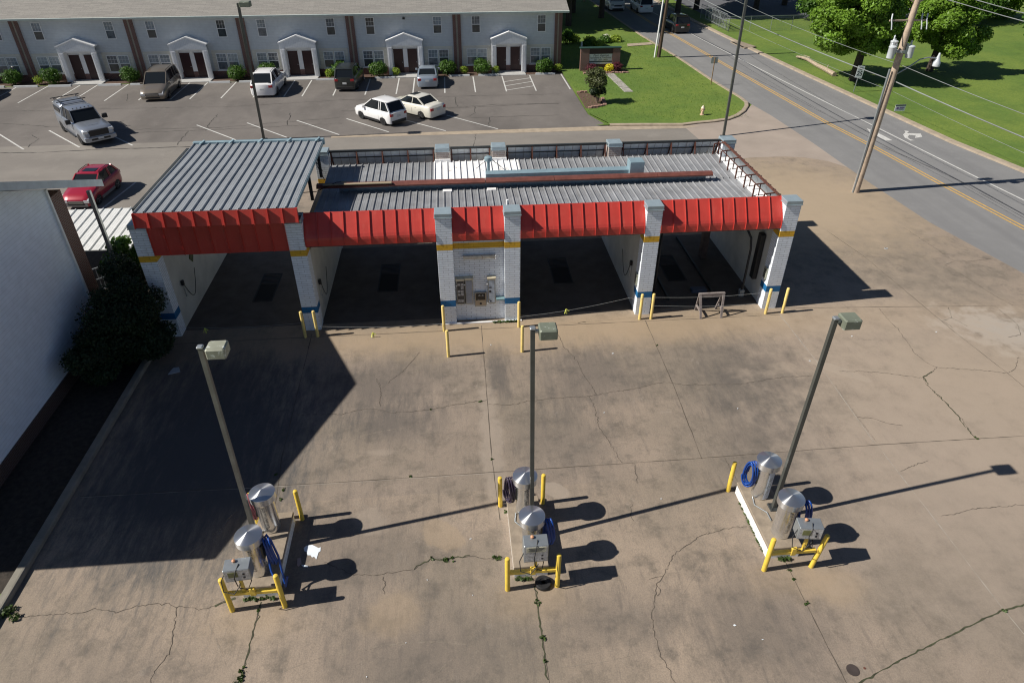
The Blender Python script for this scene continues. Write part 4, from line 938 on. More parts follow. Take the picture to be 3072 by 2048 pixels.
# litter and small things on the concrete
def litter(name, pts, z, h, mt, label, cat):
    b = MB(); b.prism(pts, 'z', z, z+h); return tag(b.build(name, mt, None), label, cat)
WP = mat('white litter', (.70,.76,.82), .6, 0, var=.1)
pp = [B1(*p) for p in ((2093,640),(2110,625),(2150,618),(2195,640),(2210,635),(2208,662),(2195,670),(2180,718),(2165,700),(2150,705),(2140,690),(2120,690),(2112,668),(2096,660))]
litter('paint_spill', pp, .013, .006, WP, 'jagged white paint patch on concrete beside the left island', 'paint spill')
litter('paper_scrap', [B1(*p) for p in ((2050,715),(2072,708),(2078,745),(2058,770),(2048,760))], .013, .02, mat('pinkish paper', (.40,.30,.28), .7), 'crumpled pinkish paper lying in the shadow beside the left island', 'litter')
litter('plaster_scrap', [B1(*p) for p in ((2075,755),(2100,760),(2125,765),(2120,773),(2090,772))], .013, .015, WP, 'thin white plaster scraps by the crumpled paper near the left island', 'litter')
litter('board_scrap', [M1(*p) for p in ((1158,1015),(1195,970),(1235,965),(1243,995))], .013, .03, mat('grey board', (.35,.38,.42), .7), 'pale grey board scrap lying by the dark shrub', 'litter')
litter('utility_cover', [(8.82+.15*math.cos(k*.393), 8.05+.15*math.sin(k*.393)) for k in range(16)], .013, .006, mat('dark iron cover', (.07,.055,.05), .7, .3, var=.3), 'small round dark iron cover in the concrete, lower right', 'utility cover')
litter('utility_cover', [(9.12+.03*math.cos(k*.785), 8.07+.03*math.sin(k*.785)) for k in range(8)], .013, .006, RUST, 'tiny rusty cap right of the round iron cover', 'utility cover')
t = thing('tyre', 'small worn black tyre lying before the guard rail of the central island', 'tyre', (1.80,11.03,0))
b = MB(); b.lathe([(.10,.02),(.20,.0),(.225,.03),(.225,.09),(.20,.12),(.12,.115),(.10,.09)], 28); b.build('tread', BLKRUB, t, 40)
b = MB(); b.lathe([(0,.03),(.11,.03),(.115,.07),(.05,.09),(0,.09)], 20); b.build('hub', mat('dusty hub', (.07,.07,.07), .8, var=.5, vs=20), t)
LIT = [(M2(1030,808),.05),(M2(1745,875),.05),(M2(1870,868),.06),(M2(1520,950),.05),(M2(1810,1275),.04),(M2(1695,1355),.04),(B2(890,578),.05),(B2(825,663),.06),(B2(905,965),.03),(B2(763,508),.04),(B2(592,860),.03),(M3(345,928),.06),(M3(875,918),.05),(M3(1300,936),.06),(M3(1165,750),.05),(M3(1358,849),.05),(M3(1745,720),.05),(M3(255,1115),.04),(M3(378,1247),.05),(B3(655,912),.05),(B3(357,1172),.07),(B3(1607,527),.06),(B3(550,1270),.03),(B3(2065,92),.06),(B2(2202,302),.04),(B2(1880,1510),.04),(B2(445,1293),.025),(B2(757,1282),.025),(B2(175,1527),.03),(M3(1690,350),.06),(M3(1400,145),.14)]
for k, (p, s_) in enumerate(LIT[::2]+LIT[30:]):
    b = MB(); a0 = k*1.7; s_ *= .7
    b.prism([(p[0]+s_*(.4+.6*((i*7+k)%3)/2)*math.cos(a0+i*1.05)*1.2, p[1]+s_*(.3+.4*((i*5+k)%3)/2)*math.sin(a0+i*1.05)) for i in range(6)], 'z', .015, .025)
    tag(b.build('paper_scrap', WP, None), 'tiny white scrap of litter lying on the open concrete', 'litter', 'tiny white scraps scattered on the concrete')
# weeds in joints and cracks
def weed(x, y, s, n, label=None):
    s *= .75; q = [(rng.normal()*s*.6, rng.normal()*s*.6, s*.25, s*.55, s*.55, s*.3) for _ in range(4)]; V = leaves(q, max(16,n//2), .03+.05*s)
    o = leaf_obj('weed', V, LEAFG, None, (x,y,.015)); tag(o, label or 'small green weed tuft sprouting from a crack in the concrete', 'weed', 'weed tufts in the concrete cracks'); return o
for (p, s_, n_) in [(B1(1785,1070),.07,40),(B1(1720,1310),.10,70),(B1(1685,1420),.10,70),(B1(1665,1490),.11,80),(B1(1655,1550),.13,100),(B1(1670,1530),.09,60),(B2(1350,1020),.10,60),(B2(1360,1080),.05,30),(B2(1370,1160),.05,30),(B2(1385,1250),.10,70),(B2(1378,1215),.06,40),(B2(1400,1380),.07,40),(B2(1410,1420),.07,40),(B2(500,787),.09,60),(B2(300,815),.06,30),(B2(620,712),.08,40),(B2(725,720),.12,80),(B2(770,716),.08,40),(B2(880,697),.10,60),(B2(1060,712),.12,80),(B2(1090,708),.10,60),(B2(1090,125),.07,50),(B2(470,150),.07,40),(B2(680,136),.06,30),(B2(755,133),.06,30),(B2(1035,30),.06,40),(B2(1135,390),.07,40),(B1(1905,130),.08,50),(B1(1935,300),.08,50),(B1(1950,240),.07,40),(M3(1000,1515),.06,40),(M3(2000,1430),.10,60),(M3(2010,1445),.09,50),(M3(2100,990),.08,40),(M3(1735,605),.06,30),(B3(740,790),.07,40),(B3(765,860),.06,30),(B3(855,1015),.08,40),(B3(1415,1465),.12,60),(B3(1560,1390),.09,50),(B3(1910,1215),.08,40),(B3(2215,1070),.09,50),(M2(960,1195),.08,40),(M2(615,1253),.05,30),(M2(2170,812),.06,30),(B2(2215,825),.06,30)]:
    if int(p[0]*97)%3: weed(p[0], p[1], s_*.85, n_)
for cx, x0, x1, sfx in ((-5.57,-.4,.3,'left'),(1.5,-.4,-.05,'central'),(8.47,-.1,.15,'right')):
    V = leaves([(cx+x0+(x1-x0)*k/5,11.22+.03*math.sin(k*2.1),.04,.05+.04*(k%2),.04,.04+.03*(k%3)) for k in range(6)], 170, .04); tag(leaf_obj('weed_row', V, LEAFG, None), f'row of green weeds along the front foot of the {sfx} island', 'weeds')
V = leaves([(8.0,11.7+k*.3,.03,.03,.17,.04) for k in range(6)], 150, .035); tag(leaf_obj('weed_row', V, LEAFG, None), 'row of small weeds along the left foot of the right island', 'weeds')
V = leaves([(M2(1060+28*k,665)[0],23.78,.04,.10,.05,.06) for k in range(6)], 200, .05); tag(leaf_obj('weed_row', V, LEAFG, None), 'short row of green weeds at the foot of the payment wall', 'weeds')
p = B1(80,1095); weed(p[0], p[1], .32, 420, 'large grassy weed growing against the left yard kerb')

# ================================================================ APARTMENT BLOCK
AY = 66.7; EZ = 5.12
AP = thing('apartment_block', 'long two storey apartment block with pale siding, brick piers and white gabled porches', 'apartment building')
XL, XR = -60.0, 10.35
b = MB(); b.box(XL, XR, AY, 76.5, .56, EZ+.1); b.build('wall', VINYLW, AP)
b = MB(); b.box(XL-.02, XR+.02, AY-.06, 76.56, -.02, .55); b.build('brick_base', REDBRICK, AP)
RS = .29
b = MB(); b.prism([(AY-.50,EZ+.06),(71.9,EZ+.06+5.7*RS),(77.3,EZ+.06),(77.3,EZ-.06),(71.9,EZ-.10+5.7*RS),(AY-.50,EZ-.06)], 'x', XL-.4, 10.95); b.build('roof', SHINGLE, AP)
b = MB(); b.prism([(AY-.62,EZ+.055),(AY-.50,EZ+.065),(AY-.50,EZ-.10),(AY-.60,EZ-.10)], 'x', XL-.4, 10.95); gt = b.build('eave_gutter', mat('pale green gutter', (.55,.62,.58), .5), AP)
b = MB(); b.box(XL-.4, 10.93, AY-.49, AY, EZ-.10, EZ-.07); b.build('soffit', WHITEP, AP)
GLV = [GLASSC, mat('white curtained glass', (.36,.40,.43), .15, 0, var=.25, vs=5, coat=.3), mat('blue grey blind glass', (.20,.25,.30), .12, 0, var=.45, vs=4, coat=.4), mat('half drawn glass', (.12,.14,.16), .1, 0, var=.5, vs=3, coat=.4)]
def window(x0, x1, z0, z1, par, glass, cols=1, mull=0, y=AY, seeded=0):
    fr = MB(); T = .05
    if glass is GLASSC: glass = GLV[int(rng.integers(0,4))]
    fr.box(x0,x1,y-.05,y-.001,z0,z0+T); fr.box(x0,x1,y-.05,y-.001,z1-T,z1); fr.box(x0,x0+T,y-.05,y-.001,z0+T,z1-T); fr.box(x1-T,x1,y-.05,y-.001,z0+T,z1-T)
    zm = (z0+z1)/2; fr.box(x0+T,x1-T,y-.045,y-.001,zm-.025,zm+.025)
    f = fr.build('window', WHITEP, par)
    g1 = MB(); g1.box(x0+T,x1-T,y-.02,y-.002,zm+.025,z1-T); g1.build('pane', glass, f)
    g2 = MB(); g2.box(x0+T,x1-T,y-.02,y-.002,z0+T,zm-.025); g2.build('pane', GLV[3] if glass in GLV[:2] else GLASSD, f)
    mu = MB(); w_ = x1-x0-2*T
    for k in (1,2): mu.box(x0+T+w_*k/3-.007,x0+T+w_*k/3+.007,y-.028,y-.021,zm+.03,z1-T)
    for k in (1,): mu.box(x0+T,x1-T,y-.029,y-.0215,zm+(z1-zm)*k/2-.007,zm+(z1-zm)*k/2+.007)
    mu.build('muntin', WHITEP, f); return f
VINYLB = siding('bright lower siding', (.62,.60,.53), .13, dark=.55)
for u, c in enumerate((5.50,-3.95,-13.40,-22.85,-32.30,-41.75,-51.2)):
    for dx0, dx1 in ((-3.33,-2.55),(2.65,3.43)): window(c+dx0,c+dx1,3.38,4.80,AP,GLASSD if (u,dx0) in ((1,-3.33),(3,2.65)) else GLASSC)
    for dx0 in (-3.85,2.05):
        b = MB(); b.box(c+dx0-.35,c+dx0+2.25,AY-.022,AY-.001,.56,2.30); b.build('window_surround', VINYLB, AP)
        window(c+dx0,c+dx0+.90,.66,2.05,AP,GLASSC,y=AY-.022); window(c+dx0+.98,c+dx0+1.88,.66,2.05,AP,GLASSC,y=AY-.022)
        b = MB(); b.box(c+dx0-.1,c+dx0+2.0,AY-.12,AY-.02,.56,.64); b.build('sill', WHITEP, AP)
    # porch: gabled frame standing proud, doors recessed
    if True:
        b = MB(); Y0, Y1 = AY-.72, AY-.03
        b.prism([(c-1.60,2.55),(c-1.60,2.92),(c,3.50),(c+1.60,2.92),(c+1.60,2.55)], 'y', Y0, Y0+.10); po = b.build('porch_gable', VERTW, AP)
        b = MB(); b.prism([(c-1.66,2.90),(c,3.51),(c+1.66,2.90),(c+1.66,2.99),(c,3.60),(c-1.66,2.99)], 'y', Y0-.04, Y1); b.build('porch_roof', WHITEP, po)
        for sx in (-1,1):
            b = MB(); b.box(*sorted((c+sx*1.60,c+sx*1.16)),Y0+.01,Y0+.20,.04,2.55)
            for k in range(3): b.box(*sorted((c+sx*(1.28+.1*k),c+sx*(1.24+.1*k))),Y0-.015,Y0+.009,.2,2.4)
            b.build('porch_post', WHITEP, po)
            b = MB(); b.box(*sorted((c+sx*1.22,c+sx*1.17)),Y0+.2,AY-.001,.04,2.55); b.build('porch_side', WHITEP, po)
        b = MB(); b.box(c-1.17,c+1.17,Y0+.1,AY-.002,2.45,2.55); b.build('porch_ceiling', WHITEP, po)
        b = MB(); b.box(c-1.17,c+1.17,AY-.022,AY-.002,.04,2.45); b.build('porch_back', WHITEP, po)
        for dx in (-1.1,.18):
            b = MB(); b.bbox(c+dx,c+dx+.88,AY-.075,AY-.024,.06,2.15,.01); d = b.build('door', DOORM, AP)
            b = MB(); b.box(c+dx-.05,c+dx,AY-.05,AY-.0245,.06,2.2); b.box(c+dx+.88,c+dx+.93,AY-.05,AY-.0245,.06,2.2); b.box(c+dx-.05,c+dx+.93,AY-.05,AY-.0245,2.15,2.21); b.build('door_frame', WHITEP, d)
            b = MB(); b.lathe([(0,-.05),(.03,-.03),(.02,0)], 8, (c+dx+.78,AY-.078,1.0), 'y'); b.build('handle', STEEL, d)
for x in (.83,-8.62,-18.07,-27.52,-36.97,-46.4):
    for dx in (-.36,.08): b = MB(); b.box(x+dx,x+dx+.28,AY-.14,AY-.0005,-.02,EZ-.1); b.build('brick_pier', REDBRICK, AP)
    b = MB(); b.box(x-.07,x+.07,AY-.11,AY-.002,-.0,EZ-.1); b.build('downspout', mat('tan downspout', (.30,.27,.22), .5), AP)
b = MB(); b.box(9.75,10.0,AY-.14,AY-.0005,-.02,EZ-.1); b.build('brick_pier', REDBRICK, AP)
b = MB(); b.box(10.12,10.42,AY-.14,AY+.5,-.02,EZ-.1); b.build('brick_pier', REDBRICK, AP)
b = MB(); b.box(10.0,10.12,AY-.11,AY-.002,0,EZ-.1); b.build('downspout', bpy.data.materials['tan downspout'], AP)
b = MB(); b.bbox(-3.97,-3.75,AY-.14,AY,4.60,4.76,.02); b.build('wall_lamp', DKSTEEL, AP)
# wheel stops, bushes
for k, (x0, x1, y) in enumerate(((-40.5,-38.6,64.7),(-37.8,-35.8,64.65),(-34.9,-33.0,64.6),(-30.7,-28.8,64.6),(-28.0,-26.1,64.6),(-21.3,-19.5,64.7),(-18.7,-16.9,64.7),(-12.0,-10.3,64.9),(-9.5,-7.7,65.0),(-6.8,-5.0,65.05),(-.1,1.8,65.2),(2.6,4.4,65.2),(7.9,9.7,65.2))):
    b = MB(); b.prism([(y-.11,.0),(y-.07,.14),(y+.07,.14),(y+.11,.0)], 'x', x0, x1)
    tag(b.build('wheel_stop', mat('pale grey wheel stop', (.46,.48,.49), .8, var=.1) if k == 0 else bpy.data.materials['pale grey wheel stop'], None), 'pale grey concrete wheel stop at the head of a parking space', 'wheel stop', 'wheel stops along the apartment block')
for k, (x, y) in enumerate(((-38.2,65.6),(-34.8,65.5),(-28.2,65.5),(-19.0,65.6),(-16.3,66.0),(-9.9,65.9),(-6.5,65.6),(-.15,65.7),(2.95,65.75),(8.85,65.75))):
    bush('round_bush', 'large clipped round green bush in the bed before the apartments', x, y, 1.0, 1.35, 2600, .075, LEAFB, 'clipped green bushes along the apartments')
for k, (x, y) in enumerate(((-36.1,65.5),(-25.9,65.5),(-17.3,65.4),(-10.9,65.6),(-4.85,65.8),(1.35,65.8),(4.25,65.9),(10.1,66.0))):
    bush('small_bush', 'small yellow green bush in the bed before the apartments', x, y, .45, .75, 700, .06, LEAFY, 'small yellow green bushes along the apartments')

# ================================================================ LEFT BUILDING
LB = thing('side_building', 'tall white sided building at the left edge with gable end and brick corner', 'building')
pk, sl_ = 8.42, .375; py = 19.3
def zr(y): return pk - sl_*abs(y-py)
b = MB(); Ys = [12.75, py, 24.0]; b.prism([(12.75,.55),(24.0,.55),(24.0,zr(24.0)-.3),(py,zr(py)-.3),(12.75,zr(12.75)-.3)], 'x', -24.0, -14.40); b.build('gable_wall', LEFTW, LB)
b = MB(); b.box(-24,-14.36,12.7,24.02,0,.55); b.build('brick_base', brick('dark brown brick', (.07,.035,.03), (.05,.025,.02), (.10,.09,.08), bw=.21, rh=.075, ms=.01), LB)  # base in a darker, browner brick colour than the corner
b = MB(); b.box(-16.2,-14.43,24.03,24.95,0,zr(24.9)-.35); b.build('brick_corner', REDBRICK, LB)
b = MB(); b.box(-14.42,-14.33,23.93,24.03,0,zr(24)-.3); b.build('corner_board', WHITEP, LB)
b = MB(); b.prism([(12.1,zr(12.1)),(py,pk),(26.3,zr(26.3)),(26.3,zr(26.3)-.06),(py,pk-.06),(12.1,zr(12.1)-.06)], 'x', -26.0, -13.62); b.build('roof', SHINGLE, LB)
b = MB(); b.prism([(12.05,zr(12.05)-.0),(py,pk+.01),(26.35,zr(26.35)+.01),(26.35,zr(26.35)-.27),(py,pk-.27),(12.05,zr(12.05)-.27)], 'x', -13.617, -13.57); b.build('rake_board', mat('pale blue grey fascia', (.50,.55,.57), .5), LB)
b = MB(); b.prism([(20.0,zr(20.)-.2),(26.2,zr(26.2)-.2),(26.2,zr(26.2)-.22),(20.0,zr(20.)-.22)], 'x', -18, -13.62); b.build('soffit', SOFFM, LB)
b = MB(); b.bar((-14.0,25.95,0),(-14.0,25.95,5.5),.13); b.build('porch_post', GALV, LB)
b = MB(); b.bbox(-14.39,-14.3,14.4,14.62,2.5,2.72,.01); b.build('vent_cover', WHITEP, LB)
# stair railing and ribbed low roof behind
t = thing('stair_railing', 'pale metal stair railing beside the porch post of the white building', 'railing', (-14.9,27,0))
b = MB()
for k in range(12): b.bar((-.9+.16*k,0,.5+.05*k),(-.9+.16*k,0,1.5+.05*k),.025)
for z in (.5,1.0,1.5): b.bar((-1.0,0,z),(1.0,0,z+.6),.045)
b.bar((-1.0,0,0),(-1.0,0,1.6),.06); b.bar((1.0,0,0),(1.0,0,2.1),.06); b.build('balusters', GALV, t)
t = thing('low_roof', 'low white ribbed metal walkway roof behind the dark shrub', 'canopy roof', (0,0,0))
ribbed(-21.0,-13.0,27.9,31.8,2.05,2.30,.42,.05,mat('white ribbed roof', (.66,.67,.66), .5, .1, var=.08),'roof_sheet',t)
for x in (-20.8,-13.2):
    for y in (28.0,31.6): b = MB(); b.box(x-.05,x+.05,y-.05,y+.05,0,2.0); b.build('post', GALV, t)
# big dark shrub
t = thing('large_shrub', 'huge dark evergreen shrub between the white building and the car wash', 'shrub', (-13.2,23.0,0))
cl = clumpset((.55,-.45,1.6), (1.15,1.3,1.35), 34, .62) + clumpset((-.1,-2.0,1.1),(.8,.9,.9),16,.5) + clumpset((1.65,-.75,1.0),(.55,.55,.75),14,.5) + clumpset((1.2,-.6,2.0),(.6,.5,.5),8,.45) + clumpset((.0,1.6,2.0),(.5,1.0,1.5),16,.5) + [(.4,-.5,1.6,1.25,1.5,1.5),(-.1,1.8,1.8,.6,.9,1.7)]
leaf_obj('foliage', leaves(cl, 90000, .055), LEAFD, t)
cl = clumpset((-.5,3.4,2.2),(.8,.9,1.0),14,.4) + clumpset((.5,3.9,2.3),(.5,.5,.7),8,.35) 
leaf_obj('light_shoots', leaves(cl, 4200, .085), LEAFB, t)
b = MB()
for k in range(7): b.tube([(rng.uniform(-.3,.3),rng.uniform(-.6,.6),-.05),(rng.uniform(-.6,.6),rng.uniform(-1.2,1.2),1.2),(rng.uniform(-.8,.8),rng.uniform(-1.6,1.8),2.4)], .05, 6, taper=.02)
b.build('stems', BARK, t)
bush('small_shrub', 'leafy green shrub top showing left of the raised canopy', -14.0, 35.3, .9, 1.5, 1200, .12, LEAFB)

# ================================================================ VEHICLES
GLS = mat('car glass', (.012,.015,.018), .08, 0, var=0, coat=0, spec=.35); RIMM = mat('alloy rim', (.45,.45,.45), .3, .8, var=.05); RIMK = mat('black rim', (.02,.02,.02), .35, .5, var=0)
TLR = mat('red tail lamp', (.30,.01,.015), .15, 0, var=0, coat=.6); HLM = mat('clear head lamp', (.62,.64,.66), .1, .3, var=0, coat=.6); PLASB = mat('black car plastic', (.015,.015,.016), .5, 0, var=.1); PLATE = mat('number plate', (.6,.62,.62), .5, var=.1)
CHRM = mat('chrome', (.7,.7,.7), .12, 1.0, var=0)
def paint(name, col, met=.0, rough=.3): 
    m = mat(name, col, rough, met, var=.02, coat=.7); return m
def loft(b, st):
    n = len(st[0]); vs = [p for r_ in st for p in r_]; fs = []
    for i in range(len(st)-1):
        for k in range(n): j=(k+1)%n; fs.append((i*n+k, i*n+j, (i+1)*n+j, (i+1)*n+k))
    fs += [tuple(reversed(range(n))), tuple(range((len(st)-1)*n, len(st)*n))]
    b.add(vs, fs)
def car(name, label, cat, loc, head, L, W, H, wb, pmat, top, glass, rim=RIMM, wr=.33, lower=None, cl=.20, group=None, rails=False, belt_in=.05, roof_in=.22, rake=.0, rear_lamp='side', plate=True, sunroof=False, wagon=True, lamps=True):
    """top: list of (x,z) of the bonnet/belt/boot line, x from rear (-L/2) to front (L/2); glass: (rear_base, rear_top, front_top, front_base) x"""
    t = thing(name, label, cat, (*loc,.012), head, group)
    hw = W/2; b = MB(); st = []
    xs = sorted(set([-L/2,-L/2+.03,-L/2+.12,-L/2+.35,L/2-.03,L/2-.14,L/2-.45] + [x for x,_ in top] + [wb/2-wr*1.25,wb/2-wr*.8,wb/2,wb/2+wr*.8,wb/2+wr*1.25,-wb/2-wr*1.25,-wb/2-wr*.8,-wb/2,-wb/2+wr*.8,-wb/2+wr*1.25]))
    tx = [x for x,_ in top]; tz = [z for _,z in top]
    for x in xs:
        z = float(np.interp(x, tx, tz)); e = 1.0
        dr = (x+L/2); df = (L/2-x)
        for d_, r_ in ((dr,.45),(df,.75)):
            if d_ < r_: e *= .80+.20*math.sqrt(max(0,1-(1-d_/r_)**2))
        w_ = hw*e; zb = cl
        for wx in (-wb/2, wb/2):
            q = abs(x-wx)/(wr*1.18)
            if q < 1: zb = max(zb, cl*.5 + wr*1.12*math.sqrt(1-q*q)+.02)
        zb = min(zb, z-.18)
        zs = zb+(z-zb)*.55
        half = [(w_*.96,zb),(w_,zb+(zs-zb)*.35),(w_*1.0,zs),(w_*.965,z-.07),(w_*.90,z),(w_*.5,z+.035)]
        st.append([(x,y_,z_) for y_,z_ in half] + [(x,-y_,z_) for y_,z_ in reversed(half)])
    loft(b, st); body = b.build('body', pmat, t, 52)
    if lower:
        for s_ in (-1,1): b = MB(); b.bbox(-wb/2+wr*1.2, wb/2-wr*1.2, *sorted((s_*hw*.985, s_*(hw+.012))), cl-.02, cl+.14, .01); b.build('sill_cladding', lower, t)
        b = MB(); b.bbox(-L/2-.02,-L/2+.2,-hw*.80,hw*.80,cl,cl+.22,.03); b.build('rear_cladding', lower, t); b = MB(); b.bbox(L/2-.22,L/2+.005,-hw*.74,hw*.74,cl-.02,cl+.18,.03)
        b.build('front_cladding', lower, t)
    rb, rt, ft, fb = glass; zr_ = float(np.interp(rb,tx,tz)); zf_ = float(np.interp(fb,tx,tz)); wi, wt = hw*.90, hw-roof_in
    zt = H-.045; mx = (rt+ft)/2; zm_ = float(np.interp(mx,tx,tz))
    b = MB(); zlo = .06
    sec = [(rb,zr_-zlo,wi-.06),(rt,zt,wt-.02),(mx,zt+.01,wt),(ft,zt,wt-.01),(fb,zf_-zlo,wi-.05)]
    low = [(rb,zr_-zlo),(rt,zm_-zlo),(mx,zm_-zlo),(ft,zm_-zlo),(fb,zf_-zlo)]
    vs = []; 
    for (x,z,w_),(lx,lz) in zip(sec,low): vs += [(x,w_,z),(x,-w_,z)] if x in (rb,fb) else [(x,w_,z),(x,-w_,z)]
    for (x,z,w_),(lx,lz) in zip(sec,low): 
        ww = wi-.01 if x not in (rb,fb) else wi-.06
        vs += [(lx,ww,lz),(lx,-ww,lz)]
    fs = [(0,1,3,2),(2,3,5,4),(4,5,7,6),(6,7,9,8)]
    for i in range(4): fs += [(2*i,2*i+2,10+2*i+2,10+2*i),(2*i+1,10+2*i+1,10+2*i+3,2*i+3)]
    b.add(vs, fs); b.build('windows', GLS, t)
    # roof slab and pillars
    b = MB(); k = []
    ex = .05
    prof = [(rt-ex,zt-.015,wt-.03),(rt+.10,zt+.025,wt+.005),(mx,zt+.045,wt+.012),(ft-.15,zt+.03,wt+.005),(ft+ex,zt-.01,wt-.02)]
    st = [[(x,w_,z-.03),(x,w_*.93,z),(x,w_*.5,z+.016),(x,-w_*.5,z+.016),(x,-w_*.93,z),(x,-w_,z-.03)] for x,z,w_ in prof]; loft(b, st); rf = b.build('roof', pmat, t, 35)
    if sunroof: b = MB(); b.bbox(mx+.02,mx+.55,-.38,.38,zt+.045,zt+.066,.01); b.build('sunroof', GLS, rf)
    b = MB()
    for s_ in (-1,1):
        b.bar((rb+.02,s_*(wi-.05),zr_-.03),(rt+.02,s_*(wt-.015),zt),.085,.10 if wagon else .07); b.bar((fb-.02,s_*(wi-.045),zf_-.03),(ft-.02,s_*(wt-.01),zt),.05,.06)
        b.bar((mx-.05,s_*(wi+.0),zm_-.03),(mx-.12,s_*(wt+.008),zt),.05,.03)
        if wagon and rt < -wb/2+.3: b.bar((rt+.55,s_*(wi+.0),zm_-.03),(rt+.50,s_*(wt+.004),zt),.06,.03)
    b.build('pillars', pmat, rf)
    if rails:
        for s_ in (-1,1): b = MB(); b.tube([(rt+.1,s_*(wt-.07),zt+.03),(rt+.25,s_*(wt-.06),zt+.09),(ft-.35,s_*(wt-.06),zt+.09),(ft-.15,s_*(wt-.07),zt+.03)], .018, 6); b.build('roof_rail', PLASB if rails==1 else CHRM, rf)
    for sx in (-1,1):
        for sy in (-1,1):
            b = MB(); y0 = sy*(hw-.20); b.lathe([(wr*.6,-.1),(wr*.94,-.1),(wr,-.07),(wr,.07),(wr*.94,.10),(wr*.62,.105)], 24, (0,0,0), 'y'); w_ = b.build('wheel', BLKRUB, t, 40, loc=(sx*wb/2, sy*(hw-.105), wr-.012))
            b = MB(); b.lathe([(0,sy*.085),(wr*.16,sy*.095),(wr*.2,sy*.07),(wr*.55,sy*.06),(wr*.64,sy*.10),(wr*.64,sy*.02),(0,sy*.0)], 20, (0,0,0), 'y')
            for k in range(5): a = k*2*math.pi/5+.3; b.bar((wr*.1*math.cos(a),sy*.088,wr*.1*math.sin(a)),(wr*.6*math.cos(a),sy*.092,wr*.6*math.sin(a)),.05,.02)
            b.build('rim', rim, w_)
    if lamps:
        zl = float(np.interp(L/2-.1,tx,tz))
        for s_ in (-1,1):
            b = MB(); z5 = float(np.interp(L/2-.42,tx,tz)); b.prism([(L/2-.42,z5+.004),(L/2-.05,zl-.03),(L/2+.012,zl-.10),(L/2+.012,zl-.23),(L/2-.3,zl-.2)], 'y', *sorted((s_*hw*.52,s_*hw*.86))); b.build('headlight', HLM, t)
            zq = float(np.interp(-L/2+.1,tx,tz))
            b = MB(); b.bbox(-L/2-.012,-L/2+.22,*sorted((s_*hw*.56,s_*hw*.885)),zq-.24,zq-.05,.02); b.build('tail_light', TLR, t)
        b = MB(); b.bbox(L/2-.12,L/2+.012,-hw*.5,hw*.5,zl-.30,zl-.12,.01); g = b.build('grille', PLASB, t)
        b = MB(); [b.box(L/2+.012,L/2+.02,-hw*.47,hw*.47,zl-.27+.05*k,zl-.255+.05*k) for k in range(3)]; b.build('grille_bar', CHRM, g)
        b = MB(); b.bbox(L/2-.14,L/2+.008,-hw*.55,hw*.55,cl+.06,cl+.17,.01); b.build('air_intake', PLASB, t)
    if plate: b = MB(); b.box(-L/2-.03,-L/2+.02,-.17,.17,.62,.76); b.build('number_plate', PLATE, t)
    for s_ in (-1,1):
        b = MB(); b.bbox(fb-.42,fb-.24,*sorted((s_*(hw-.02),s_*(hw+.17))),zf_-.02,zf_+.13,.02); b.build('mirror', pmat if cat != 'pickup truck' else PLASB, t)
    for x in (fb-.12, mx-.08, rb+.75 if wagon else rb+.35):
        for s_ in (-1,1):
            zt_ = float(np.interp(x,tx,tz)); b = MB(); b.box(x-.008,x+.008,*sorted((s_*(hw*.985),s_*(hw+.003))),cl+.18,cl+(zt_-cl)*.62); b.build('door_gap', PLASB, t)
    b = MB(); 
    for x in (fb-.75,mx-.05-.35): 
        for s_ in (-1,1): b.box(x-.1,x+.08,*sorted((s_*(hw*.97),s_*(hw+.012))),zm_-.2,zm_-.17)
    b.build('door_handle', pmat, t)
    return t
VANC = paint('champagne van paint', (.24,.205,.165), .5); SILV = paint('silver grey paint', (.30,.33,.38), .55); REDC = paint('crimson car paint', (.33,.012,.03), .1)
WHC = paint('white car paint', (.78,.78,.78)); CREAM = paint('cream white car paint', (.72,.70,.62), .1); BLUG = paint('pale blue silver paint', (.36,.42,.49), .5); DKG = paint('dark charcoal green paint', (.025,.03,.027), .2); BLK = paint('black car paint', (.008,.008,.009), .1)
car('minivan','champagne beige minivan facing the drive among the apartment spaces','minivan',(-24.3,61.65),R(-90+3),5.4,2.05,1.85,3.2,VANC,[(-2.7,1.02),(-2.0,1.10),(.9,1.08),(1.4,1.05),(2.3,.88),(2.7,.66)],(-2.62,-2.15,.35,1.45),rails=1)
car('white_suv','white rounded SUV with red tail lamps parked nose to the apartments','SUV',(-15.45,62.0),R(90-1),5.3,2.02,1.78,3.1,WHC,[(-2.65,1.02),(-2.2,1.12),(1.0,1.06),(1.5,1.03),(2.3,.92),(2.65,.7)],(-2.52,-1.60,.2,1.38),roof_in=.30,rails=2,rim=RIMM,wr=.37)
car('dark_suv','dark charcoal SUV parked nose in between two clipped bushes','SUV',(-8.75,63.1),R(90-4),4.9,1.85,1.82,2.9,DKG,[(-2.45,1.08),(-2.1,1.13),(1.0,1.10),(1.4,1.07),(2.2,.98),(2.45,.75)],(-2.38,-2.05,.15,1.10),rails=1,lower=PLASB,wr=.37)
car('silver_sedan','pale blue silver sedan parked nose in before the porch','sedan',(-1.95,63.2),R(90),4.6,1.82,1.46,2.6,BLUG,[(-2.3,.84),(-2.15,.98),(-1.5,1.0),(.8,.95),(1.2,.93),(2.0,.80),(2.3,.62)],(-1.62,-.95,.15,1.05),wagon=False)
car('cream_sedan','cream sedan with open sunroof parked askew behind the white crossover','sedan',(-2.75,54.05),math.atan2(1.72,-1.9),4.75,1.85,1.47,2.75,CREAM,[(-2.37,.84),(-2.2,.98),(-1.5,1.0),(.8,.95),(1.25,.93),(2.1,.78),(2.37,.6)],(-1.70,-.95,.20,1.15),wagon=False,sunroof=True)
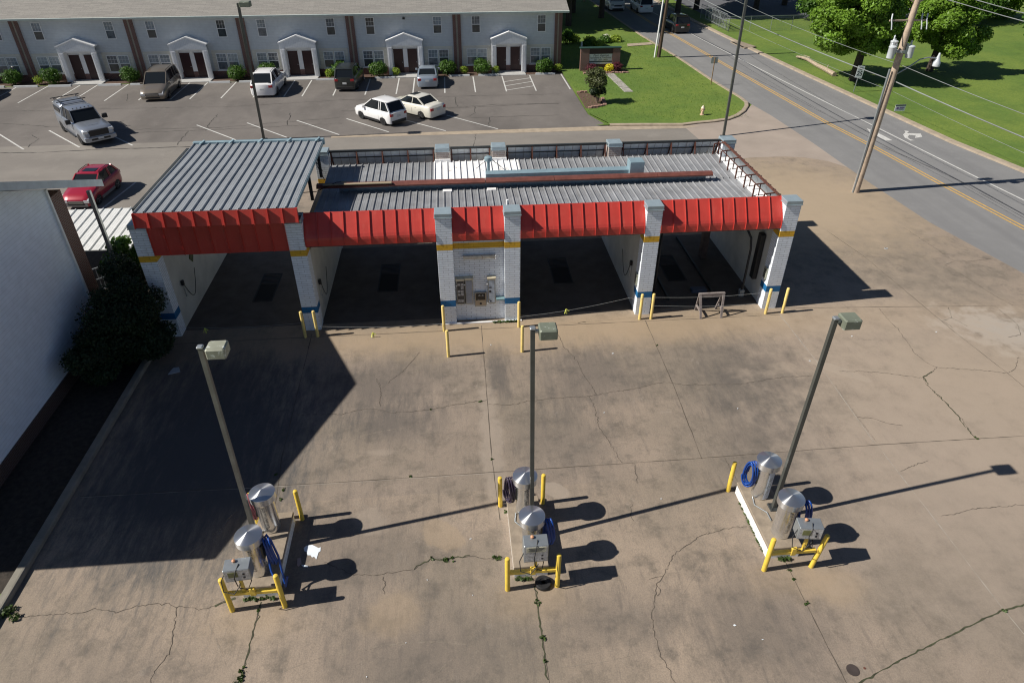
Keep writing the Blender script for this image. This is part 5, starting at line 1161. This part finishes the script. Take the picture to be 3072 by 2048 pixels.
car('white_crossover','white crossover with black rims parked askew in the middle row','crossover',(-5.35,52.6),math.atan2(1.75,-1.72),4.15,1.80,1.68,2.5,WHC,[(-2.07,.92),(-1.8,1.02),(.8,.98),(1.2,.96),(1.85,.84),(2.07,.64)],(-2.0,-1.52,.10,1.15),rim=RIMK,lower=PLASB,wr=.34)
car('red_hatchback','crimson hatchback wagon with grey sills and sunroof by the white building','hatchback',(-20.85,39.2),R(-90-4),3.95,1.72,1.42,2.3,REDC,[(-1.97,.88),(-1.7,.95),(.65,.90),(1.05,.88),(1.7,.74),(1.97,.55)],(-1.85,-1.40,.05,.98),lower=mat('grey cladding',(.16,.15,.15),.6),rails=1,sunroof=True,wr=.31)
car('parked_car','dark sedan just inside the left edge in the front row of bays','sedan',(-37.3,50.2),R(-45),4.8,1.9,1.7,2.8,DKG,[(-2.4,.9),(-2.2,1.0),(.8,1.0),(1.3,.98),(2.1,.85),(2.4,.6)],(-2.1,-1.5,.2,1.2))
car('parked_car','dark car at the left edge parked nose to the apartments','sedan',(-39.4,61.7),R(90),4.8,1.9,1.7,2.8,BLK,[(-2.4,.9),(-2.2,1.0),(.8,1.0),(1.3,.98),(2.1,.85),(2.4,.6)],(-2.1,-1.5,.2,1.2))
car('black_suv','black SUV driving away along the shaded road','SUV',(26.75,84.8),R(92),4.9,1.85,1.80,2.8,BLK,[(-2.45,1.05),(-2.1,1.12),(1.0,1.08),(1.4,1.05),(2.2,.95),(2.45,.7)],(-2.38,-2.0,.15,1.10),rails=1,wr=.36)
car('white_truck','white sport utility truck driving away beyond the black SUV','SUV',(25.85,97.9),R(92),5.0,1.95,1.82,3.0,WHC,[(-2.5,1.05),(-2.2,1.12),(1.0,1.10),(1.4,1.07),(2.2,.98),(2.5,.75)],(-2.42,-2.1,.15,1.10),rails=1,wr=.38)
car('delivery_van','white delivery van coming towards the camera on the shaded road','van',(22.6,100.6),R(-88),5.5,2.1,2.5,3.3,WHC,[(-2.75,1.2),(-2.5,1.25),(1.6,1.2),(2.0,1.15),(2.55,1.05),(2.75,.7)],(-2.7,-2.6,1.1,1.95),roof_in=.14,lower=PLASB,wr=.36)
car('dark_car','dark car following beyond the delivery van','car',(23.6,107.8),R(-88),4.6,1.85,1.6,2.7,BLK,[(-2.3,.9),(-2.1,1.0),(.8,1.0),(1.3,.98),(2.0,.85),(2.3,.6)],(-2.0,-1.4,.2,1.2))
# pickup with camper shell
hd = math.atan2(-3.2,2.6); c0 = (-25.95,50.75)
pk_ = car('pickup_truck','silver crew cab pickup with camper shell and roof rack parked askew','pickup truck',c0,hd,6.3,2.08,2.0,4.0,SILV,[(-3.15,1.22),(-1.3,1.22),(-1.2,1.24),(1.1,1.24),(1.35,1.24),(2.8,1.17),(3.08,1.05),(3.15,.85)],(-1.25,-1.05,.55,1.30),rim=RIMK,wr=.42,cl=.34,roof_in=.26,wagon=False,lamps=False,plate=False)
b = MB(); st = []
for x, z, q in ((-3.12,1.88,.0),(-3.0,1.97,.0),(-2.2,2.02,.0),(-1.35,2.0,.0),(-1.27,1.96,.0)): st.append([(x,.97,1.2),(x,.86,z-.12),(x,.72,z),(x,-.72,z),(x,-.86,z-.12),(x,-.97,1.2)])
loft(b, st); sh_ = b.build('camper_shell', SILV, pk_, 30)
for s_ in (-1,1):
    b = MB(); b.prism([(-2.95,1.38),(-1.5,1.38),(-1.5,1.72),(-2.9,1.72)], 'y', *sorted((s_*.90,s_*.945))); b.build('shell_window', GLS, sh_)
b = MB(); b.box(-3.16,-3.13,-.75,.75,1.35,1.78); b.build('rear_glass', GLS, sh_)
b = MB()
for x in (-3.0,-1.5): b.bar((x,-.95,2.12),(x,.95,2.12),.05)
for s_ in (-1,1):
    b.bar((-3.05,s_*.7,2.12),(-1.4,s_*.7,2.12),.04)
    for x in (-3.0,-1.5): b.bar((x,s_*.72,1.95),(x,s_*.72,2.13),.04)
b.build('roof_rack', PLASB, pk_)
b = MB(); b.bbox(3.0,3.18,-.62,.62,.72,1.10,.03); b.build('grille', PLASB, pk_)
for s_ in (-1,1):
    b = MB(); b.bbox(2.85,3.14,*sorted((s_*.65,s_*.97)),.92,1.08,.02); b.build('headlight', HLM, pk_)
    b = MB(); b.bbox(.95,1.15,*sorted((s_*1.03,s_*1.34)),1.22,1.5,.02); b.build('tow_mirror', PLASB, pk_)
    b = MB(); b.bbox(-1.1,1.3,*sorted((s_*1.0,s_*1.12)),.36,.42,.01); b.build('side_step', PLASB, pk_)
b = MB(); b.bbox(3.0,3.26,-1.0,1.0,.42,.68,.03); bp_ = b.build('bumper', SILV, pk_, 30)
b = MB(); b.bbox(3.26,3.27,-.6,.6,.46,.58,.003); b.build('intake', PLASB, bp_)
b = MB(); b.box(3.271,3.28,-.18,.18,.5,.64); b.build('number_plate', PLATE, bp_)
b = MB(); b.prism([(1.6,1.22),(2.3,1.18),(2.3,1.235),(1.65,1.285)], 'y', -.35, .35); b.build('bonnet_scoop', SILV, pk_)
b = MB(); b.box(2.28,2.31,-.3,.3,1.20,1.235); b.build('scoop_slot', PLASB, pk_)
b = MB(); [b.bbox(.42,.48,-.5+.25*k-.03,-.5+.25*k+.03,1.99,2.03,.005) for k in range(5)]; b.build('cab_lamps', PLASB, pk_)

# ================================================================ ROADSIDE
SG = thing('entrance_sign', 'brick entrance sign with white apartment board set in the lawn', 'sign', (0,66.0,.08))
b = MB(); b.box(12.15,12.95,-.18,.22,0,1.95); b.build('brick_pier', REDBRICK, SG)
b = MB(); b.box(15.15,15.85,-.18,.22,0,1.95); b.build('brick_pier', REDBRICK, SG)
b = MB(); b.box(12.95,15.15,-.02,.2,0,.55); b.build('brick_base', REDBRICK, SG)
b = MB(); b.box(12.95,15.15,-.1,.2,1.45,1.93); b.build('dark_header', mat('dark maroon header', (.03,.012,.015), .6), SG)
b = MB(); b.bbox(12.05,15.95,-.22,.26,1.95,2.03,.01); b.build('cap', mat('dark green cap', (.03,.07,.06), .4), SG)
b = MB(); b.box(12.98,15.12,-.09,-.03,.58,1.46); bd = b.build('board', SIGNW, SG)
b = MB(); b.box(12.98,15.12,-.096,-.091,.72,.83); b.build('stripe', mat('dark sign stripe', (.05,.08,.08), .5), bd)
MX = lambda x, z: Matrix.Translation((x,-.098,z)) @ Matrix.Rotation(R(90),4,'X')
text_mesh('Park Avenue', .30, BLACKP, 'lettering', bd, MX(14.05,1.23), sx=.95, shear=.35)
text_mesh('Apartments & Townhomes', .21, BLACKP, 'lettering', bd, MX(14.05,1.06), sx=.85)
text_mesh('501-207-1499', .20, BLACKP, 'lettering', bd, MX(14.05,.87), sx=1.15)
MT = lambda p: (p[0], p[1])
bush('barberry', 'dark purple bush at the left foot of the entrance sign', 13.05, 65.3, .62, .75, 900, .08, LEAFP, loc_z=.08)
bush('barberry', 'dark purple bush at the right foot of the entrance sign', 15.5, 65.35, .62, .85, 900, .08, LEAFP, loc_z=.08)
bush('golden_bush', 'bright golden yellow bush before the entrance sign', 14.75, 65.2, .50, .78, 800, .08, LEAFGOLD, loc_z=.08)
bush('golden_bush', 'small yellow tuft between the purple and the golden bush at the sign', 13.95, 65.2, .28, .5, 250, .07, LEAFY, loc_z=.08)
b = MB(); b.flat([(12.3,65.9),(16.5,65.8),(16.45,64.75),(12.4,64.85)], .10); struct(b.build('sign_bed', MULCH))
def stones(pts, name, label, cat, grp, s=.28, mt=STONE, z=.085):
    for k, (x,y) in enumerate(pts):
        b = MB(); a = rng.uniform(-.25,.25); b.bbox(-s/2,s/2,-s*.32,s*.32,0,.10+rng.uniform(0,.05),.02); o = b.build(name, mt, None, loc=(x,y,z)); o.rotation_euler=(rng.uniform(-.06,.06),0,a)
        tag(o, label, cat, grp)
stones([(12.4+.33*k, 64.72+.03*math.sin(k)) for k in range(13)], 'edging_stone', 'rough red edging stone before the entrance sign bed', 'stone', 'edging stones of the sign bed')
stones([(12.4-.03*k, 56.3-.34*k) for k in range(6)]+[(12.0-.28*k, 54.3-.12*k) for k in range(5)]+[(10.75+.3*k,58.4) for k in range(3)], 'edging_stone', 'rough red edging stone round the crape myrtle bed', 'stone', 'edging stones of the shrub bed')
b = MB(); b.flat([(10.58,58.5),(11.5,58.2),(12.35,56.4),(12.3,54.6),(11.4,53.75),(10.55,53.8)], .095); struct(b.build('shrub_bed', MULCH))
for k in range(15):
    b = MB(); y = 64.3-.42*k; b.bbox(-.38,.38,-.17,.17,0,.035,.01); o = b.build('stepping_slab', STEP, None, loc=(14.72+.022*k, y, .085)); o.rotation_euler=(0,0,rng.uniform(-.12,.12)); tag(o, 'grey stepping slab of the short garden path below the sign', 'paving slab', 'stepping slabs leading to the sign')
# crape myrtle
t = thing('crape_myrtle', 'tall multi stem shrub with reddish tips in the mulch bed', 'shrub', (11.75,55.3,.09))
cl = clumpset((-.05,.1,1.75),(.85,.85,.75),26,.38) + [(-.05,.1,1.5,.75,.75,.9)]
leaf_obj('foliage', leaves(cl, 3600, .085), LEAFR, t); leaf_obj('lower_foliage', leaves(clumpset((0,0,1.0),(.55,.55,.4),12,.35), 1300, .085), LEAFD, t)
b = MB()
for k in range(7): a = k*.9; b.tube([(.05*math.cos(a),.05*math.sin(a),-.05),(.2*math.cos(a),.2*math.sin(a),.7),(.5*math.cos(a),.5*math.sin(a),1.9)], .03, 6, taper=.01)
b.build('stems', mat('pale smooth bark', (.26,.2,.15), .8), t)
# hydrant
t = thing('fire_hydrant', 'pale tan fire hydrant on the lawn near the kerb', 'hydrant', (19.15,51.35,.085))
b = MB(); b.lathe([(.16,-.02),(.16,.05),(.105,.06),(.10,.45),(.15,.46),(.15,.50),(.11,.52)], 16); b.lathe([(0,0),(.055,0),(.055,.28),(0,.28)], 10, (-.14,0,.36), 'x'); b.lathe([(0,-.2),(.07,-.2),(.07,0),(0,0)], 10, (0,0,.34), 'y'); b.build('barrel', mat('pale pink tan paint', (.60,.42,.30), .6, var=.1), t, 40)
b = MB(); b.lathe([(.13,.51),(.12,.58),(.05,.66),(.03,.72),(0,.72)], 16); b.build('bonnet', mat('cream bonnet', (.72,.62,.48), .5), t, 40)
# street signs
t = thing('street_sign', 'small road sign seen from behind on a thin brown post at the lawn edge', 'road sign', (22.75,60.0,.08))
b = MB(); b.bar((0,0,0),(.0,0,2.25),.06); b.build('post', mat('brown sign post', (.25,.15,.08), .7), t)
b = MB(); b.bbox(-.30,.30,.035,.05,1.75,2.28,.005); b.build('plate', GALV, t)
t = thing('speed_sign', 'white speed limit sign leaning by the trunk of the big tree', 'road sign', (34.2,56.9,0)); t.rotation_euler = (R(-4),R(5),0); t.scale = (.85,.85,.85)
b = MB(); b.bar((0,.03,0),(0,.03,2.5),.06); b.build('post', GALV, t)
b = MB(); b.bbox(-.36,.36,-.02,.0,1.35,2.45,.005); p = b.build('plate', SIGNW, t)
MX2 = lambda z: Matrix.Translation((0,-.023,z)) @ Matrix.Rotation(R(90),4,'X')
text_mesh('SPEED', .20, BLACKP, 'lettering', p, MX2(2.22)); text_mesh('LIMIT', .20, BLACKP, 'lettering', p, MX2(2.03)); text_mesh('25', .58, BLACKP, 'lettering', p, MX2(1.56), bold=.012)
t = thing('yard_sign', 'small white yard sign with dark header standing in the far grass', 'sign', (34.65,50.75,0))
b = MB(); b.bbox(-.42,.42,-.01,.01,.15,.65,.004); p = b.build('board', SIGNW, t)
b = MB(); b.box(-.42,.42,-.016,-.011,.55,.65); b.build('header', mat('dark navy header', (.03,.04,.08), .5), p)
b = MB(); b.box(-.30,-.12,-.016,-.011,.30,.45); b.box(-.06,.32,-.016,-.011,.38,.46); b.box(-.06,.28,-.016,-.011,.27,.33); b.build('print', mat('purple print', (.16,.10,.28), .5), p)
b = MB(); b.bar((-.35,0,-.05),(-.35,0,.2),.015); b.bar((.35,0,-.05),(.35,0,.2),.015); b.build('stake', GALV, t)
b = MB(); b.cyl((0,0,0),.09,.7,10); o = b.build('white_post', WHITEP, None, loc=(13.9,75.2,.08)); tag(o, 'short white post standing in the weeds behind the entrance sign', 'post')
b = MB(); b.prism([(19.0,75.8),(21.9,76.5),(21.9,77.6),(19.2,77.0)], 'z', .05, .14); tag(b.build('kerb_inlet', KERB, None), 'pale concrete drain slab at the lawn edge by the road', 'drain slab')
b = MB(); b.prism([(30.75,77.3),(31.9,77.2),(32.6,74.6),(31.1,74.1)], 'z', -.02, .12); tag(b.build('storm_drain', CAPCONC, None), 'concrete storm drain cover in the far verge', 'drain slab')
b = MB(); b.box(31.0,31.3,74.4,77.0,.1,.125) if False else b.ribbon([(30.85,77.1),(31.1,74.3)], .22, .128); tag(b.build('drain_slot', DARKHOLE, None), 'dark slot of the storm drain at the far kerb', 'drain')
# fallen log
b = MB(); b.tube([(34.8,69.6,.12),(35.0,68.9,.2),(35.3,68.2,.15),(35.2,66.0,.13),(35.15,64.0,.16),(35.1,62.2,.14)], .10, 8, taper=.22); b.tube([(35.3,68.2,.15),(35.7,68.6,.25),(35.4,69.4,.3)], .06, 6, taper=.02); b.tube([(35.15,64,.16),(35.5,64.4,.5)], .05, 6, taper=.02)
tag(b.build('fallen_log', mat('bleached wood', (.34,.27,.20), .85, var=.3, vs=5), None), 'bleached fallen branch log lying on the far grass', 'log')
# utility poles
def upole(name, label, x, y, h, r, mt, lean=(0,0)):
    t = thing(name, label, 'utility pole', (x,y,0), 0, None)
    b = MB(); b.tube([(0,0,-.1),(lean[0]*.5,lean[1]*.5,h*.5),(lean[0],lean[1],h)], r, 14, taper=r*.68); b.build('pole', mt, t, 60); return t
U1 = upole('utility_pole','brown wooden utility pole with transformers and lamp at the corner of the apron', 23.42, 35.95, 12.3, .21, POLEW, (.25,0))
b = MB(); b.bbox(-.24,-.14,-.14,-.04,0,6.9,.01); b.build('riser_conduit', GALV, U1)
def transformer(x, y, z):
    b = MB(); b.lathe([(.16,0),(.18,.02),(.18,.52),(.195,.54),(.19,.58),(.08,.63),(0,.64)], 18, (x,y,z)); o = b.build('transformer', XFM, U1, 40)
    b = MB(); b.lathe([(.03,0),(.055,.03),(.03,.07),(.055,.1),(.03,.14),(.05,.18),(.02,.26),(0,.26)], 10, (x-.03,y+.05,z+.6)); b.build('bushing', XFM, o, 40)
    b = MB(); b.bbox(*sorted((x*.5,x*.72)),y-.06,y+.06,z+.2,z+.7,.01); b.build('mount', GALV, o)
transformer(-.42,-.12,7.45); transformer(-.05,.45,7.6); transformer(.62,-.08,7.45)
b = MB(); b.lathe([(.22,0),(.24,.02),(.24,.12),(.22,.13)], 14, (.13,0,7.7)); b.build('band', GALV, U1)
b = MB(); b.bar((-.95,0,9.25),(1.05,0,9.25),.06,.07); b.build('crossarm', POLEW, U1)
for x in (-.9,.7,.98):
    b = MB(); b.tube([(x,-.08,9.3),(x+.03,-.16,9.1),(x+.06,-.22,8.85)], .03, 8); b.tube([(x,-.08,9.3),(x+.05,.05,9.55)], .035, 8); b.build('fuse_cutout', XFM, U1)
b = MB(); b.bar((-1.2,0,10.6),(1.3,0,10.6),.1,.12); b.bar((.2,0,10.0),(1.1,0,10.55),.05); b.bar((.2,0,10.0),(-.8,0,10.55),.05); b.build('crossarm', POLEW, U1)
b = MB(); b.tube([(.18,0,6.55),(.8,-.05,6.95),(1.3,-.08,7.35),(1.7,-.1,7.45),(2.15,-.12,7.42)], .035, 8); arm = b.build('lamp_arm', GALV, U1, 60)
b = MB(); b.lathe([(.17,-.42),(.19,-.40),(.19,-.22),(.13,-.12),(.10,.0),(.07,.10),(.06,.2),(.03,.25),(0,.25)], 16, (2.28,-.12,7.42)); b.build('street_light', XFM, arm, 40)
U2_ = upole('utility_pole','tall dark wooden utility pole on the lawn by the road', 20.95, 70.75, 12.5, .20, mat('dark pole wood', (.10,.065,.045), .85, var=.25, vs=4), (.5,0))
b = MB(); b.tube([(-.42,-.05,0),(-.20,-.05,5.0),(.05,-.05,9.0)], .075, 8); b.build('guard_conduit', WHITEP, U2_)
U3_ = upole('utility_pole','wooden utility pole far up the road', 19.6, 106, 12.5, .20, POLEW)
def wire(p, q, r, label, sag=.5, mt=WIREM, grp='overhead wires along the road'):
    P = [(p[0]+(q[0]-p[0])*k/16, p[1]+(q[1]-p[1])*k/16, p[2]+(q[2]-p[2])*k/16-sag*4*(k/16)*(1-k/16)) for k in range(17)]
    b = MB(); b.tube(P, r, 6); tag(b.build('overhead_wire', mt, None, 60), label, 'wire', grp)
A1 = (23.55,35.9); A2 = (21.2,70.7); A0 = (25.2,2.0)
wire((A1[0]-.1,A1[1],6.35),(A2[0],A2[1],6.9),.028,'thick silver cable running from the corner pole up the road',.35)
wire((A1[0]+.2,A1[1],6.25),(A0[0]+.6,A0[1],7.0),.028,'thick silver cable running from the corner pole to the right edge',.35)
wire((A1[0]-.1,A1[1],5.85),(A2[0],A2[1],6.2),.009,'thin wire below the thick cable going up the road',.35)
wire((A1[0]+.2,A1[1],5.75),(A0[0]+.6,A0[1],6.3),.009,'thin wire below the thick cable going to the right edge',.35)
wire((A1[0]+.05,A1[1],7.15),(A2[0]+.1,A2[1],8.2),.011,'mid height wire from the transformers up the road',.5)
wire((A1[0]+.2,A1[1],7.1),(A0[0]+.6,A0[1],8.3),.015,'mid height wire from the transformers to the right edge',.5)
wire((A1[0]+.9,A1[1],10.7),(A0[0]+1.0,A0[1],11.2),.018,'right high wire from the crossarm of the corner pole',.5)
wire((A1[0]-.4,A1[1],10.7),(A0[0]-.2,A0[1],11.2),.018,'left high wire from the crossarm of the corner pole',.5)
wire((A1[0]+.9,A1[1],10.7),(A2[0]+1.0,A2[1],11.2),.012,'high wire from the corner pole up the road',.5)
wire((A2[0],A2[1],6.9),(19.7,106,6.9),.04,'silver cable beyond the lawn pole up the road',.5)
# fences
def fence(pts, h, label, post=.06, rail=True, name='chain_link_fence', pitch=2.5):
    t = thing(name, label, 'fence', (pts[0][0],pts[0][1],0))
    FM = bpy.data.materials.get('chain link mesh')
    if not FM:
        FM = mat('chain link mesh', (.35,.38,.38), .5, .5, var=.1); m = FM; n = m.node_tree
        tcc = nd(m,'ShaderNodeTexCoord'); sx = nd(m,'ShaderNodeSeparateXYZ'); n.links.new(tcc.outputs['UV'], sx.inputs[0])
        a = mul(m, mul(m, mul(m, sx.outputs[0], sx.outputs[1], 'ADD'), 14), 1, 'FRACT'); c2_ = mul(m, mul(m, mul(m, sx.outputs[0], sx.outputs[1], 'SUBTRACT'), 14), 1, 'FRACT')
        g = mul(m, mul(m, a, .10, 'LESS_THAN'), mul(m, mul(m, c2_, 1, 'FRACT'), .10, 'LESS_THAN'), 'MAXIMUM')
        n.links.new(g, bsdf(m).inputs['Alpha'])
    P0 = pts[0]
    for (x0,y0),(x1,y1) in zip(pts, pts[1:]):
        n_ = max(1, round(math.dist((x0,y0),(x1,y1))/pitch))
        for k in range(n_+1): 
            x = x0+(x1-x0)*k/n_-P0[0]; y = y0+(y1-y0)*k/n_-P0[1]; b = MB(); b.cyl((x,y,0),post/2,h+.04,8); b.build('post', GALV, t)
        b = MB(); b.bar((x0-P0[0],y0-P0[1],h),(x1-P0[0],y1-P0[1],h),.045); b.build('rail', GALV, t)
        b = MB(); b.add([(x0-P0[0],y0-P0[1],.03),(x1-P0[0],y1-P0[1],.03),(x1-P0[0],y1-P0[1],h),(x0-P0[0],y0-P0[1],h)], [(0,1,2,3)]); b.build('mesh', FM, t)
fence([(60,84.4),(47.7,83.8),(40.3,83.5),(32.6,83.2),(32.1,92.0)], 1.6, 'grey chain link fence between the grass and the far car park', pitch=2.6)
b = MB()
for (p, q) in (((32.5,83.9,1.75),(32.2,90.5,1.75)),((32.5,83.9,.25),(32.2,90.5,.25)),((32.5,83.9,1.0),(32.2,90.5,1.0))): b.bar(p,q,.06)
for k in range(8): b.bar((32.5-.04*k,83.9+.94*k,.2),(32.5-.04*k,83.9+.94*k,1.75),.05)
b.bar((32.5,83.9,.25),(32.35,87,1.75),.04)
tag(b.build('slatted_gate', GALV, None), 'pale slatted gate leaning along the chain link fence beside the road', 'gate')
fence([(24.5,130),(60,122)], 1.8, 'grey fence far beyond the shaded trees', pitch=4)

# ================================================================ TREES AND WEEDY GROUND
tree('big leafy tree with bright green crown behind the corner utility pole', 36.2,60.8, 8.5, 5.4, (4.9,4.9,3.7), 74, 1.05, 62000, .13, tr=.42, cx=-.6)
t2 = tree('broad green tree with low crown right of the corner utility pole', 45.0,63.4, 7.2, 4.1, (3.3,3.4,3.4), 56, .95, 44000, .13, tr=.34, cx=-.2, cy=-.5)
GT = 'tall trees along the shaded road'
for k, (x,y,h,cz,rad,n_) in enumerate(((14.5,88.0,13,9.5,(5,5.5,4.2),6000),(16.5,97.0,14,10,(5,5.5,4.5),5000),(13,107,14,10,(5.5,6,5),5000),(5.5,86.5,12,8,(5.0,4.5,4.5),5000),(10.5,89.5,12,8.5,(5,5,4.5),6000),(1,92,12,8.5,(5.5,5.5,5),6500),(2,102,13,9,(5.5,5.5,5),6500),(7,107,14,10,(6,6,5.5),6000),(8,97,13,9,(5.5,5.5,5),6000),(19.5,93,14,10.5,(4.5,5.5,3.5),5000),(47,101,13,9.5,(6,6,3.5),4500),(29.5,93.5,14,10.8,(5,5,3),5000),(33.6,98.5,13,9.5,(5.5,6,3.5),5500),(41.5,97.5,13,9.5,(6,6,3.5),4500),(27.0,120,13,9,(6,6,5),4500),(37,108,13,9,(6.5,6,4),4000))):
    tree('tall dark green tree shading the road and the far car park, mostly above the frame', x,y,h,cz,rad,34,1.8,int(n_*2.0),.34, GT, tr=.40, lf=LEAF)
GH = 'dense shrubs and trees closing the view at upper right'
for k,(x,y,r_,h_,n_) in enumerate(((52,87,4.5,5.5,7000),(58,88.5,4.5,6.0,7000),(64,86.5,4.5,5.0,7000),(70,89,5,5.5,6000),(61.5,70.5,3.4,5.2,6000),(66,72.5,3.5,5.5,4000),(46.5,90,4,5,5000),(77,85,5,6,4000),(68.5,66.0,3,4,2500))):
    t = thing('dense_shrub', 'dense dark green tree like shrub in the thicket beyond the far grass', 'shrub', (x,y,0), 0, GH)
    leaf_obj('foliage', leaves(clumpset((0,0,h_*.5),(r_*.8,r_*.8,h_*.4),22,r_*.33), n_, .2), LEAF if k%2 else LEAFB, t)
    b = MB(); b.tube([(0,0,-.05),(.2,.1,h_*.6)], .16, 8, taper=.06); b.build('trunk', BARK, t)
# weeds behind the sign
for k,(x,y,r_,h_,n_,lf) in enumerate(((11.6,77.4,.9,1.3,1500,LEAFY),(12.7,77.9,.8,1.5,1400,LEAFB),(13.6,78.2,.8,.9,900,LEAFY),(15.2,77.6,.9,.8,900,LEAFY),(16.9,78.0,.9,.6,800,LEAFB),(18.3,78.6,.9,.5,700,LEAFY),(16.0,76.5,.8,.5,700,LEAFY),(14.6,76.2,.7,.6,600,LEAFB))):
    bush('tall_weed', 'loose pale green weed clump in the sunlit strip behind the entrance sign', x,y,r_,h_,n_,.10,lf,'weed clumps behind the sign',cat='weeds',loc_z=.08)
bush('flowering_weed', 'clump of white flowering weeds in the sunlit strip', 17.3,79.3,.6,.7,300,.07,leafmat('white petals',(.6,.6,.5)),None,cat='weeds',loc_z=.08)
# rough verge: stray grass blades (uncountable)
N = 9000; P = np.stack([rng.uniform(10.6,22.8,N), rng.uniform(50.2,80,N), np.full(N,.10)],1)
P = P[(P[:,0] < 22.6) & ~((P[:,1]>64)&(P[:,0]<10.5))]
d = rng.normal(size=(len(P),3))*.5+np.array([0,0,1]); d /= np.linalg.norm(d,axis=1)[:,None]; s_ = np.cross(d, rng.normal(size=(len(P),3))); s_ /= np.linalg.norm(s_,axis=1)[:,None]
hh = rng.uniform(.05,.12,(len(P),1)); V = np.stack([P-s_*.012,P+s_*.012,P+d*hh+s_*.004,P+d*hh-s_*.004],1).reshape(-1,3)
tag(leaf_obj('grass', V, leafmat('grass blades', (.09,.17,.02)), None), None, None, None, 'stuff')
